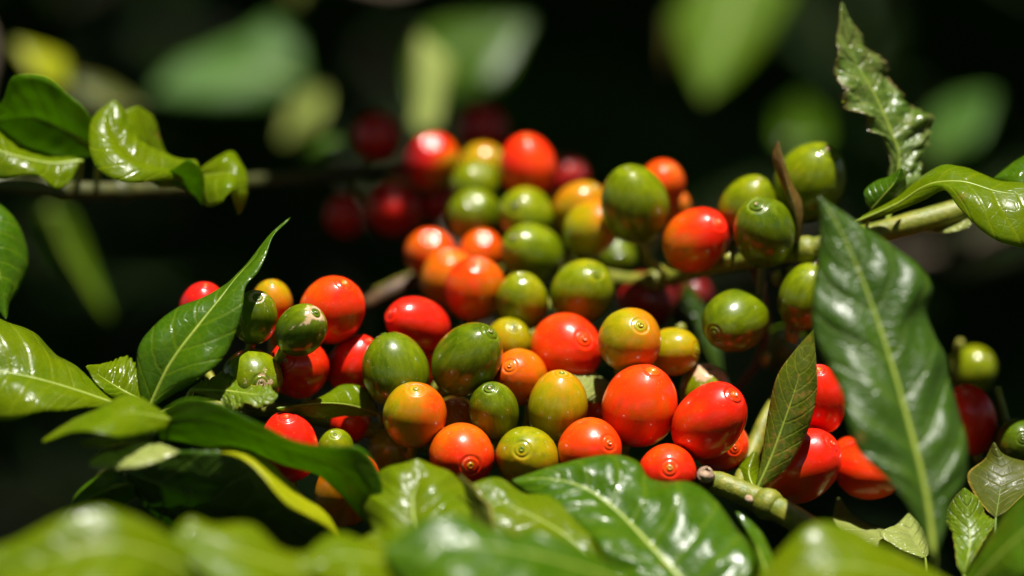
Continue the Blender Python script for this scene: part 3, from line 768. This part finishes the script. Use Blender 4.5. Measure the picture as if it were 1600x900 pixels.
back_branch('blurred branch with yellowing leaves at the left background', [(-160, -20, 175), (-30, 40, 165), (-50, 230, 155), (-60, 340, 155), (-80, 460, 160)], [11, 11, 10, 10, 9], [
    ('yellow', 'yellow out of focus leaf base at the upper left', [(20, 60), (60, 70), (110, 95), (112, 142)], [(15, 62), (50, 85), (112, 144)], [(15, 70), (45, 110), (70, 135), (110, 146)], 224, [2, 6, 2], [0, -4, 0], True),
    ('olive', 'olive blurred leaf running right from the yellow one', [(105, 110), (170, 128), (236, 172)], [(100, 130), (165, 150), (238, 175)], [(100, 150), (160, 172), (236, 178)], 230, [2, 6, 2], [0, -4, 0], False),
    ('far_lime', 'long yellow green blurred leaf hanging at the left', [(40, 315), (62, 370), (110, 440), (178, 512)], [(70, 308), (98, 380), (135, 445), (180, 514)], [(112, 315), (140, 390), (165, 460), (181, 512)], 210, [2, 8, 2], [2, 6, 2], True)])

# ------------------------------------------------------------------ coffee cherries
# column, row, mm behind focus, radius px, length/width, tip (photo point of the tip, or axis right/up/towards),
# ripeness on the side of the angle, ripeness opposite (raised on a few to darken them for shade), angle in degrees (90 = up), label, extras
GRP = 'coffee cherries on the branch'
CH = [
 (398, 495, -2, 37, 1.32, (405, 463), 0.10, 0.02, 80, 'green berry with tan corky tip half hidden by the pointed dark leaf', {'scar': 0.75}),
 (471, 515, -7, 39, 1.27, (496, 487), 0.10, -0.02, 60, 'dark green berry with a tan scratch, in front of the large orange red berry', {'scar': 0.7, 'scratch': True}),
 (425, 474, 14, 33, 1.2, (0.0, 0.8, 0.5), 0.38, 0.60, 90, 'small yellow orange berry peeping over the two scarred green ones', {}),
 (519, 484, 9, 51, 1.12, (540, 441), 0.62, 0.72, 160, 'round orange red berry standing above the scarred dark green berry', {}),
 (318, 481, 12, 38, 1.15, (0.1, 0.8, 0.5), 1.0, 0.75, 180, 'dark red berry top showing over the pointed dark leaf', {}),
 (466, 574, 6, 48, 1.16, (-0.3, 0.2, 0.9), 0.80, 0.68, 150, 'red berry shaded from above by the scratched green berry', {}),
 (553, 568, 10, 41, 1.22, (0.5, 0.75, 0.4), 0.80, 0.70, 90, 'bright red berry squeezed left of the matte green berry', {}),
 (395, 592, -2, 48, 1.05, (411, 598), 0.16, 0.10, 90, 'yellow green berry with brown scabby tip above the chewed leaf', {'scar': 0.74}),
 (450, 698, -2, 48, 1.25, (449, 649), 0.82, 0.74, 90, 'red berry cut across by the long dark foreground leaf', {}),
 (524, 700, 1, 30, 1.05, (0.0, 0.7, 0.7), 0.18, 0.14, 90, 'tiny yellow green berry just above the dark foreground leaf', {}),
 (545, 764, -2, 50, 1.35, (0.35, 0.75, 0.55), 0.66, 0.42, 40, 'orange berry hanging lowest on the left below the dark leaf', {}),
 (611, 706, 12, 39, 1.15, (0.2, 0.6, 0.75), 0.24, 0.30, 180, 'half shaded olive berry below the orange brown one', {}),
 (648, 648, -3, 50, 1.1, (651, 606), 0.60, 0.28, 20, 'orange brown berry streaked with green, under two green berries', {}),
 (731, 561, 4, 53, 1.27, (767, 516), 0.08, 0.02, 60, 'largest deep green berry in the centre front, tip to upper right', {}),
 (617, 578, 5, 53, 1.13, (-0.30, 0.93, -0.05), 0.08, 0.03, 60, 'green berry left of the largest green one, tip hidden at the top', {}),
 (772, 642, -1, 40, 1.32, (765, 604), 0.04, 0.18, 80, 'small dark green upright berry with reddish foot', {}),
 (811, 589, 8, 44, 1.18, (796, 570), 0.50, 0.64, 60, 'orange berry with ringed tip right of the largest green berry', {}),
 (871, 636, 2, 48, 1.24, (878, 581), 0.44, 0.26, 75, 'tall ochre oval berry with pointed tip', {}),
 (722, 712, -8, 52, 1.05, (736, 726), 0.52, 0.80, 110, 'orange red berry with golden tip facing the lens at front left of the glossy leaf', {}),
 (823, 714, -8, 50, 1.04, (815, 700), 0.22, 0.50, 90, 'olive yellow berry with round tip behind the front leaf', {}),
 (922, 702, -8, 50, 1.05, (952, 690), 0.60, 0.72, 110, 'orange berry at front partly behind the bright glossy leaf', {}),
 (1000, 634, 0, 59, 1.17, (1020, 577), 0.66, 0.62, 20, 'largest red orange berry at the centre right', {}),
 (1109, 657, -6, 55, 1.33, (1147, 614), 0.80, 0.66, 40, 'big glossy red oval berry leaning to the right', {}),
 (1043, 738, -9, 46, 1.05, (1045, 729), 0.80, 0.66, 270, 'small red berry with bullseye tip by the cut twig', {}),
 (1128, 697, 8, 42, 1.1, (0.4, 0.0, 0.9), 0.66, 0.72, 0, 'shaded red brown berry tucked under the big leaning red one', {}),
 (885, 545, 9, 57, 1.04, (913, 528), 0.72, 0.64, 0, 'round scarlet berry in the middle with a crumpled shiny tip', {}),
 (985, 531, 5, 51, 1.04, (1000, 507), 0.48, 0.28, 0, 'orange and olive berry with a ringed tip right of the scarlet one', {}),
 (1053, 549, 12, 38, 1.12, (0.85, 0.1, 0.5), 0.36, 0.34, 0, 'plain yellow ochre berry at the right end of the middle row', {}),
 (795, 535, 18, 38, 1.1, (0.2, 0.6, 0.75), 0.24, 0.48, 60, 'olive berry turning orange, half behind the largest green one', {}),
 (910, 456, 24, 50, 1.13, (0.35, 0.55, 0.75), 0.20, 0.16, 60, 'bright yellow green berry above the scarlet one', {}),
 (815, 471, 24, 42, 1.22, (0.0, 0.75, 0.65), 0.22, 0.16, 90, 'olive berry between the orange berry and the bright yellow green one', {}),
 (742, 451, 28, 48, 1.18, (0.1, 0.7, 0.7), 0.64, 0.52, 150, 'large orange berry in the middle left of the olive ones', {}),
 (652, 506, 20, 41, 1.38, (610, 487), 0.84, 0.76, 60, 'pinkish red berry lying sideways above the green ones', {}),
 (701, 434, 40, 46, 1.1, (0.0, 0.7, 0.7), 0.56, 0.44, 110, 'orange berry half hidden behind the large orange one', {}),
 (672, 396, 46, 40, 1.05, (0.0, 0.6, 0.8), 0.60, 0.56, 90, 'round orange red berry at the left of the back group', {}),
 (752, 394, 48, 36, 1.05, (0.1, 0.6, 0.8), 0.58, 0.54, 90, 'orange berry top seen left of the wide green one', {}),
 (831, 396, 38, 47, 1.17, (800, 370), 0.16, 0.08, 90, 'wide green berry in the middle of the back group', {}),
 (822, 336, 46, 44, 1.05, (803, 320), 0.18, 0.12, 90, 'olive green berry right below the scarlet upright one', {}),
 (740, 337, 50, 43, 1.05, (0.0, 0.5, 0.85), 0.12, 0.05, 90, 'green berry low in the back left, under a yellow green one', {}),
 (742, 290, 58, 40, 1.05, (0.2, 0.6, 0.75), 0.22, 0.14, 90, 'yellow green berry below the amber one in the back group', {}),
 (754, 260, 68, 37, 1.05, (0.6, 0.5, 0.6), 0.42, 0.30, 90, 'amber berry at the back, touching the scarlet upright one', {}),
 (825, 261, 56, 46, 1.15, (823, 214), 0.70, 0.64, 90, 'scarlet upright berry at the top of the back group', {}),
 (675, 252, 74, 44, 1.12, (0.0, 0.6, 0.8), 1.22, 0.30, 150, 'dark red berry with an orange yellow flank in the back left', {'dim': 1}),  # dark red side deepened further to stand for shade
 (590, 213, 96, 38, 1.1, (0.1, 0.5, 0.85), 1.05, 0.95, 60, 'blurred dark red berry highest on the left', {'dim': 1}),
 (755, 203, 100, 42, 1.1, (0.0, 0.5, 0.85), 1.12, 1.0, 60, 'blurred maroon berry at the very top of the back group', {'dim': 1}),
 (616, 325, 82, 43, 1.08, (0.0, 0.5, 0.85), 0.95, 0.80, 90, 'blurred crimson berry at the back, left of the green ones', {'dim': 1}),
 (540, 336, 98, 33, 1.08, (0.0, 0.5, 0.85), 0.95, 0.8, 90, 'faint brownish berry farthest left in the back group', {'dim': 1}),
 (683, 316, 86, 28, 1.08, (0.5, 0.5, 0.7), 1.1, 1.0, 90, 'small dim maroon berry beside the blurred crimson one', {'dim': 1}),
 (884, 280, 82, 38, 1.1, (0.3, 0.5, 0.8), 1.2, 1.1, 90, 'brownish red berry behind the scarlet upright one, skin darkened for shade', {'dim': 1}),  # ripeness raised so the skin colour stands in for shade
 (905, 326, 48, 40, 1.2, (0.5, 0.7, 0.5), 0.42, 0.44, 90, 'orange ochre berry left of the tall green one', {}),
 (925, 356, 36, 43, 1.2, (0.6, 0.5, 0.6), 0.56, 0.24, 20, 'orange and olive berry below the orange ochre one', {}),
 (992, 320, 26, 53, 1.24, (978, 264), 0.14, 0.04, 90, 'tall green berry standing at the top centre', {}),
 (1034, 287, 42, 37, 1.1, (0.3, 0.6, 0.7), 0.62, 0.60, 90, 'orange berry behind the tall green one', {}),
 (1052, 322, 46, 27, 1.1, (0.3, 0.5, 0.8), 0.58, 0.5, 90, 'small orange berry sliver under the orange one at top centre', {}),
 (1088, 375, 22, 49, 1.22, (1122, 346), 0.82, 0.50, 20, 'red berry with orange left side beside the tall green one', {}),
 (1195, 362, 12, 50, 1.25, (1180, 319), 0.10, 0.02, 80, 'green berry with a pale ringed tip on the right branch', {}),
 (1168, 326, 24, 45, 1.25, (0.3, 0.8, 0.5), 0.18, 0.14, 90, 'yellow green berry behind the ring tipped green one', {}),
 (1266, 284, 24, 56, 1.22, (1292, 234), 0.17, 0.10, 90, 'largest yellow green berry at the upper right', {}),
 (1148, 501, 12, 49, 1.22, (1113, 521), 0.13, 0.05, 45, 'green berry hanging alone right of the middle row', {}),
 (1260, 463, 12, 45, 1.22, (0.25, 0.9, 0.2), 0.17, 0.10, 60, 'green berry half hidden by the big upright leaf', {}),
 (1011, 468, 44, 46, 1.05, (0.6, 0.2, 0.75), 1.3, 1.15, 0, 'dark maroon berry below the red one, skin darkened for shade', {'dim': 1}),  # maroon skin made darker, shade put into its colour
 (1283, 623, 4, 42, 1.4, (-0.1, 0.8, 0.55), 0.80, 0.74, 90, 'red upright berry between the speckled leaf and the big leaf', {}),
 (1252, 728, 0, 56, 1.25, (1300, 690), 0.82, 0.52, 60, 'large red berry with yellow foot behind the speckled leaf', {}),
 (1356, 736, 6, 45, 1.25, (0.8, -0.2, 0.5), 0.70, 0.60, 90, 'orange red berry mostly covered by the big upright leaf', {}),
 (1514, 656, 14, 43, 1.4, (1499, 603), 0.92, 0.62, 20, 'deep red oval berry emerging right of the big leaf', {}),
 (1520, 578, 50, 38, 1.05, (0.5, 0.5, 0.7), 0.20, 0.14, 60, 'yellow green berry right of the big leaf', {}),
 (1592, 692, 10, 38, 1.1, (1594, 683), 0.0, -0.02, 90, 'dark green berry cut by the right edge', {'dim': 1}),
 (1103, 612, 14, 43, 1.05, (0.1, 0.8, 0.6), 0.20, 0.12, 90, 'scabby olive berry behind the two big red ones', {'scar': 0.55, 'patch': True}),
 (934, 645, 14, 26, 1.1, (0.3, 0.5, 0.8), 0.60, 0.56, 90, 'small orange berry sliver between the ochre and largest red ones', {}),
 (668, 572, 22, 36, 1.1, (0.2, 0.5, 0.8), 0.66, 0.60, 90, 'orange pink sliver of a berry between the two green ones', {}),
 (545, 658, 14, 34, 1.1, (0.2, 0.3, 0.9), 0.72, 0.70, 90, 'shaded red berry under the folded olive leaf', {'dim': 1}),
 (712, 655, 14, 36, 1.1, (0.2, 0.3, 0.9), 0.45, 0.40, 90, 'shaded brown berry behind the small dark green one', {'dim': 1}),
 (1080, 464, 56, 36, 1.1, (0.3, 0.3, 0.9), 1.35, 1.2, 60, 'red berry in the gap right of the maroon one, skin blackened for shade', {'dim': 1}),  # blackened skin stands in for missing shade in the gap
 (1226, 545, 46, 38, 1.1, (-0.3, 0.3, 0.9), 0.02, 0.0, 60, 'dark green berry lost in shade behind the tip of the speckled leaf', {'dim': 1}),
 (960, 404, 56, 36, 1.1, (0.1, 0.4, 0.9), 0.10, 0.04, 60, 'shaded green berry below the tall green one', {'dim': 1}),
 (640, 285, 104, 32, 1.1, (0.1, 0.4, 0.9), 1.1, 1.0, 60, 'dim purple berry between the two blurred red ones at back left', {'dim': 1}),
 (1330, 712, 14, 30, 1.1, (0.6, 0.3, 0.7), 0.68, 0.60, 90, 'small red berry squeezed beside the large yellow footed one', {}),
]
n_c = len(CH)
pos_d = np.array([c[2] for c in CH], float)
axes = []
for (px, py, d, r, k, tip, *_r) in CH:
    if len(tip) == 2:
        ax = np.array([(tip[0] - px) / (r * k), (py - tip[1]) / (r * k)])
        q = np.linalg.norm(ax)
        if q > 0.97:
            ax *= 0.97 / q; q = 0.97
        ax = np.array([ax[0], ax[1], math.sqrt(1 - q * q)])
    else:
        ax = np.array(tip, float)
    ax = ax / np.linalg.norm(ax)
    axes.append(ax[0] * R_ + ax[1] * U_ - ax[2] * F_)
axes = np.array(axes)
def radial(i, u):
    c = float(u @ axes[i]); s2 = 1 - c * c
    r, k = CH[i][3], CH[i][4]
    return mm(r, pos_d[i]) / math.sqrt(c * c / k ** 2 + s2)
# let touching fruit settle in depth until none cut into another
for it in range(80):
    moved = 0.0
    cen = np.array([P(c[0], c[1], z) for c, z in zip(CH, pos_d)])
    for i in range(n_c):
        for j in range(i + 1, n_c):
            dv = cen[j] - cen[i]
            dist = np.linalg.norm(dv)
            if dist > 0.02:
                continue
            u = dv / (dist + 1e-9)
            need = 0.945 * (radial(i, u) + radial(j, u))
            if dist < need:
                push = min(1.0, (need - dist) * 1000 * 0.6)
                s = 1.0 if (CH[j][2] > CH[i][2] or (CH[j][2] == CH[i][2] and CH[j][1] < CH[i][1])) else -1.0
                pos_d[j] += s * push * 0.65
                pos_d[i] -= s * push * 0.35
                moved = max(moved, push)
    if moved < 0.02:
        break

CEN = np.array([P(c[0], c[1], z) for c, z in zip(CH, pos_d)])
NSEG = 40
TH = np.concatenate([[0.0], np.array([0.06, 0.12, 0.17, 0.20, 0.225, 0.25, 0.275, 0.30, 0.325, 0.36, 0.41, 0.48]),
                     np.linspace(0.58, math.pi - 0.12, 22), [math.pi - 0.06, math.pi]])
stem_pts = np.concatenate(STEMS)
for ci, (px, py, d0, r, k, tip, ra, rb, ang, label, ex) in enumerate(CH):
    d = pos_d[ci]
    cpos = P(px, py, d)
    R0 = mm(r, d)
    zax = axes[ci]
    hint = np.array([math.cos(ci * 1.7), math.sin(ci * 1.7), 0.35])
    xax = nrm(np.cross(hint, zax)); yax = np.cross(zax, xax)
    root = thing('coffee_cherry', label, 'coffee cherry', cpos, GRP)
    rot = Matrix((tuple(xax), tuple(yax), tuple(zax))).transposed()
    root.rotation_euler = rot.to_euler()
    gdir = math.cos(math.radians(ang)) * R_ + math.sin(math.radians(ang)) * U_
    sd = ci * 3.17
    sdust = random.uniform(-0.15, 0.09)
    near_c = [(q_, float(np.linalg.norm(CEN[q_] - CEN[ci]))) for q_ in range(n_c) if q_ != ci and np.linalg.norm(CEN[q_] - CEN[ci]) < 0.02]
    verts, ripe_shade, scar = [], [], []
    nk = 0.9 + 0.2 * random.random()           # how big the navel is
    for ti, th in enumerate(TH):
        dent = 0.035 * math.exp(-(th / (0.24 * nk)) ** 2) + 0.020 * math.exp(-((th - 0.285 * nk) / 0.045) ** 2) \
             - 0.010 * math.exp(-((th - 0.36 * nk) / 0.06) ** 2)
        back = 0.07 * math.exp(-((math.pi - th) / 0.22) ** 2)
        sx = math.sin(th)
        cz = math.cos(th)
        egg = 1.0 + 0.035 * cz
        for j in range(NSEG if 0 < ti < len(TH) - 1 else 1):
            w = 2 * math.pi * j / NSEG
            nd = np.array([sx * math.cos(w), sx * math.sin(w), cz])
            lump = 1 + 0.045 * mnoise.noise(Vector(tuple(nd * 0.9 + sd))) + 0.010 * mnoise.noise(Vector(tuple(nd * 4 + sd)))
            flat = 1 - 0.035 * math.sin(w) ** 2
            p = np.array([nd[0] / egg * lump, nd[1] / egg * lump * flat, k * (cz * lump) - dent * k + back * k])
            p = p * R0
            for q_, dist_ in near_c:                   # pressed flat where two touch
                u_ = (CEN[q_] - CEN[ci]) / dist_
                ri_, rj_ = radial(ci, u_), radial(q_, u_)
                lu = np.array([u_ @ xax, u_ @ yax, u_ @ zax])
                over = float(p @ lu) - dist_ * ri_ / (ri_ + rj_) + 0.00006
                if over > 0:
                    p = p - lu * over
            verts.append(p)
            wd = nd[0] * xax + nd[1] * yax + nd[2] * zax
            g = 0.5 + 0.5 * float(wd @ gdir)
            g = min(1, max(0, g + 0.25 * mnoise.noise(Vector(tuple(nd * 1.6 + sd + 9)))))
            ripe_shade.append(rb + (ra - rb) * g)
            s = sdust
            if 'scar' in ex:
                s = ex['scar'] * math.exp(-(th / 0.62) ** 2) + 0.28 * mnoise.noise(Vector(tuple(nd * 2.3 + sd)))
                if ex.get('scratch'):
                    up = float(wd @ U_); rt = float(wd @ R_)
                    s += 0.42 * math.exp(-((up - 0.10 - 0.30 * rt) / 0.10) ** 2) * (1 if rt < 0.3 else 0)
                if ex.get('patch'):
                    s += 0.25
            scar.append(s)
    faces = []
    for j in range(NSEG):
        faces.append((0, 1 + j, 1 + (j + 1) % NSEG))
    nr_ = len(TH) - 2
    for i in range(nr_ - 1):
        for j in range(NSEG):
            a, b = 1 + i*NSEG + j, 1 + i*NSEG + (j + 1) % NSEG
            faces.append((a, a + NSEG, b + NSEG, b))
    last = 1 + nr_ * NSEG
    for j in range(NSEG):
        faces.append((last, 1 + (nr_-1)*NSEG + (j + 1) % NSEG, 1 + (nr_-1)*NSEG + j))
    mesh_obj('skin', verts, faces, M_SKIN, root, attrs={'ripe_shade': ripe_shade, 'scar': scar})
    # the round navel left by the flower
    zt = k * R0 * (1 - 0.035)
    prf = [(0.235, -0.030), (0.228, -0.006), (0.205, 0.006), (0.160, 0.010), (0.115, 0.004), (0.098, 0.010), (0.090, 0.036), (0.068, 0.050),
           (0.046, 0.046), (0.034, 0.022), (0.018, 0.016)]
    nseg = 22
    nv_, nf_, nrip, nsc = [], [], [], []
    rt0 = (ra + rb) / 2
    pale = random.uniform(0.05, 0.28)
    lip, nub = random.uniform(0.25, 0.56), random.uniform(0.25, 0.62)
    for i, (q, z) in enumerate(prf):
        for j in range(nseg):
            w = 2 * math.pi * j / nseg
            wob = 1 + 0.05 * mnoise.noise(Vector((math.cos(w) * 1.2 + sd, math.sin(w) * 1.2, i * 0.3)))
            nv_.append((q * nk * wob * R0 * math.cos(w), q * nk * wob * R0 * math.sin(w), zt + z * R0))
            near = float((math.cos(w) * xax + math.sin(w) * yax) @ gdir) * 0.2 + 0.5 + 0.45 * float(zax @ gdir)
            nrip.append(rb + (ra - rb) * min(1, max(0, near)) - (pale if i >= 5 else 0.04))
            nsc.append(lip if i in (0, 1) else (nub if i in (7, 8) else (0.55 if i > 8 else 0.06)))
    for i in range(len(prf) - 1):
        for j in range(nseg):
            jj = (j + 1) % nseg
            nf_.append((i*nseg + j, i*nseg + jj, (i+1)*nseg + jj, (i+1)*nseg + j))
    nf_.append(tuple((len(prf)-1)*nseg + j for j in range(nseg)))
    mesh_obj('navel', nv_, nf_, M_SKIN, root, attrs={'ripe_shade': nrip, 'scar': nsc})
    # stalk towards the nearest branch
    b0 = cpos - zax * (k * R0 * 0.93)
    i = np.argmin(np.linalg.norm(stem_pts - b0, axis=1))
    tgt = stem_pts[i]
    gap = np.linalg.norm(tgt - b0)
    end = b0 + (tgt - b0) * min(1.0, 0.013 / gap)
    midp = b0 - zax * min(0.002, gap * 0.4)
    path = curve(np.array([b0, midp, end]), 7)
    inv = np.array(rot.inverted())
    path = (path - cpos) @ inv.T
    v, f = tube(path, np.linspace(0.0011, 0.0008, 7), 8)
    mesh_obj('stalk', v, f, M_STALK, root)
    if ex.get('dim'):
        SHADE.append(cpos)
    else:
        LIT.append((cpos, 0.014))

# ------------------------------------------------------------------ shrubs behind, with unseen foliage added above and around to block light
LITP = np.array([p for p, _ in LIT])
LITR = np.array([q for _, q in LIT])
def leaf_cloud(n, sampler, keep, size=(0.08, 0.13)):
    V, Fc, UV = [], [], []
    prof_w = [0.0, 0.75, 1.0, 0.62, 0.0]
    cnt = 0
    while cnt < n:
        c = sampler()
        ln = rng.uniform(*size)
        yaw = rng.uniform(0, 2 * math.pi)
        dip = rng.uniform(-0.9, 0.2)
        ax = np.array([math.cos(yaw) * math.cos(dip), math.sin(yaw) * math.cos(dip), math.sin(dip)])
        side = nrm(np.cross(ax, np.array([0, 0, 1.0]) + 0.5 * rng.normal(size=3)))
        up = np.cross(side, ax)
        cnt += 1
        pts = [c + ax * ln * (t - 0.5) for t in (0, 0.25, 0.5, 0.75, 1.0)]
        if not keep(pts, ln):
            continue
        wd = ln * 0.22
        b = len(V)
        for i, t in enumerate((0, 0.25, 0.5, 0.75, 1.0)):
            m = pts[i] + up * ln * 0.10 * math.sin(math.pi * t)
            w = wd * prof_w[i] + 0.0006
            V += [m - side * w + up * w * 0.28, m, m + side * w + up * w * 0.28]
            UV += [(0, t), (0.5, t), (1, t)]
        for i in range(4):
            q = b + 3 * i
            Fc += [(q, q + 1, q + 4, q + 3), (q + 1, q + 2, q + 5, q + 4)]
    return V, Fc, UV

def in_view(p, margin=1.12):
    v = p - CAM
    z = v @ F_
    if z < 0.05:
        return False
    return abs(v @ R_) / z < margin * 800 * SPX / DIST and abs(v @ U_) / z < margin * 450 * SPX / DIST

def keep_canopy(pts, ln):  # gaps kept along the sun rays to LIT points
    for p in pts:
        if in_view(p, 1.35) and (p - CAM) @ F_ < 1.35:
            return False
        v = p - LITP
        t = v @ SUN
        dd = np.linalg.norm(v - t[:, None] * SUN, axis=1)
        if ((t > 0.0) & (dd < LITR + ln * 0.24)).any():
            return False
    return True

def shrub(label, x, y, height, clouds, seed, lean=0.0):
    root = thing('coffee_shrub', label, 'shrub', (x, y, 0), 'coffee shrubs behind the berries')
    tp = [(0.02 * math.sin(q * 5 + seed), 0.02 * math.cos(q * 4 + seed) + lean * q, height * q) for q in np.linspace(0, 1, 14)]
    v, f = tube(tp, np.linspace(0.035, 0.008, 14), 12)
    mesh_obj('trunk', v, f, M_BARK, root)
    for q in range(9):
        a = q * 2.4 + seed; z = height * (0.25 + 0.08 * q)
        v, f = tube([(0, lean * z / height, z), (0.3 * math.cos(a), 0.3 * math.sin(a) + lean * z / height, z + 0.08), (0.6 * math.cos(a), 0.6 * math.sin(a) + lean * z / height, z + 0.06)],
                    [0.009, 0.006, 0.003], 8)
        ok = all(not in_view(np.array([x, y, 0]) + np.array(p)) or y > 1.0 for p in v)
        if ok:
            mesh_obj('limb', v, f, M_BARK, root)
    V, Fc, UV = [], [], []
    for n, smp, keep in clouds:
        a, b, c = leaf_cloud(n, smp, keep) if n else shade_leaves()
        o = len(V)
        V += a; UV += c
        Fc += [tuple(k + o for k in q) for q in b]
    fo = mesh_obj('foliage', np.array(V) - np.array([x, y, 0.0]), Fc, M_FOL, root, uvs=UV)
    fo['kind'] = 'stuff'
    return root

def box_s(x0, x1, y0, y1, z0, z1):
    return lambda: np.array([rng.uniform(x0, x1), rng.uniform(y0, y1), rng.uniform(z0, z1)])
def keep_back(pts, ln):
    return all((p - CAM) @ F_ > 1.36 or not in_view(p, 1.3) for p in pts) and keep_canopy(pts, ln)
def keep_side(pts, ln):
    # nothing between the lens and the fruit, nothing across the sun
    return not any(in_view(p, 1.5) for p in pts) and keep_canopy(pts, ln)

def shade_leaves():
    """loose leaves added out of view on the sun rays of the SHADE berries"""
    V, Fc, UV = [], [], []
    for p in SHADE:  # leaves set across the berry's sun ray to shade it
        for h in (0.10, 0.13, 0.17, 0.22):
            for q in range(5):
                ln = 0.06
                ax = nrm(R_ * rng.normal() * 0.3 + np.array([1.0, 0, 0]) + 0.15 * rng.normal(size=3))
                side = nrm(np.cross(SUN + 0.3 * rng.normal(size=3), ax))
                c = p + SUN * h + side * rng.uniform(-0.012, 0.012) + ax * rng.uniform(-0.02, 0.02)
                up = np.cross(side, ax)
                pts = [c + ax * ln * (t - 0.5) for t in np.linspace(0, 1, 7)]
                bad = False
                for e in pts:
                    if in_view(e, 1.05):
                        bad = True
                    v = e - LITP
                    t = v @ SUN
                    dd = np.linalg.norm(v - t[:, None] * SUN, axis=1)
                    bad |= bool(((t > 0) & (dd < np.maximum(0.017, LITR * 0.7))).any())
                if bad:
                    continue
                b = len(V)
                for i, t in enumerate(np.linspace(0, 1, 7)):
                    w = 0.012 * math.sin(math.pi * t) ** 0.8 + 0.0005
                    m = pts[i] + up * 0.006 * math.sin(math.pi * t)
                    V += [m - side * w + up * w * 0.25, m, m + side * w + up * w * 0.25]
                    UV += [(0, t), (0.5, t), (1, t)]
                for i in range(6):
                    z = b + 3 * i
                    Fc += [(z, z + 1, z + 4, z + 3), (z + 1, z + 2, z + 5, z + 4)]
    return V, Fc, UV

shrub('tall dark coffee shrub filling the shade close behind the berries', 0.25, 0.95, 2.1,
      [(3000, box_s(-0.9, 0.9, 0.0, 1.3, 1.46, 1.75), keep_canopy), (3600, box_s(-1.3, 1.3, 0.0, 1.8, 1.7, 2.2), keep_canopy),  # upper leaves added out of view to shade the background
       (4200, box_s(-0.9, 0.9, 0.5, 1.6, 0.45, 1.5), keep_back), (0, None, None)], 1.0)
shrub('second dark coffee shrub farther back in the shade', -0.5, 2.6, 2.3,
      [(5200, box_s(-2.2, 1.8, 1.6, 3.2, 0.1, 2.3), keep_canopy)], 2.2)
shrub('third coffee shrub, farthest back and darkest', 0.2, 4.6, 2.4,
      [(4200, box_s(-2.0, 2.2, 3.4, 6.2, 0.05, 2.4), keep_canopy)], 3.1)
for lab, x, y in (('unseen coffee shrub added on the left to hold back sky light', -1.5, -0.3),  # unseen shrubs added around the scene to cut sky fill
                  ('unseen coffee shrub added on the right to hold back sky light', 1.5, -0.3),
                  ('unseen coffee shrub added behind the camera to hold back sky light', 0.0, -2.6)):
    wx, wy = (0.75, 1.8) if x else (2.4, 0.8)
    over = [(2600, box_s(min(0, x), max(0, x), -1.7, 0.1, 1.75, 2.3), keep_side)] if x else []  # overhead leaves added out of view to cut sky light
    shrub(lab, x, y, 2.3, [(3600, box_s(x - wx, x + wx, y - wy, y + wy, 0.1, 2.4), keep_side)] + over, 3 + x)
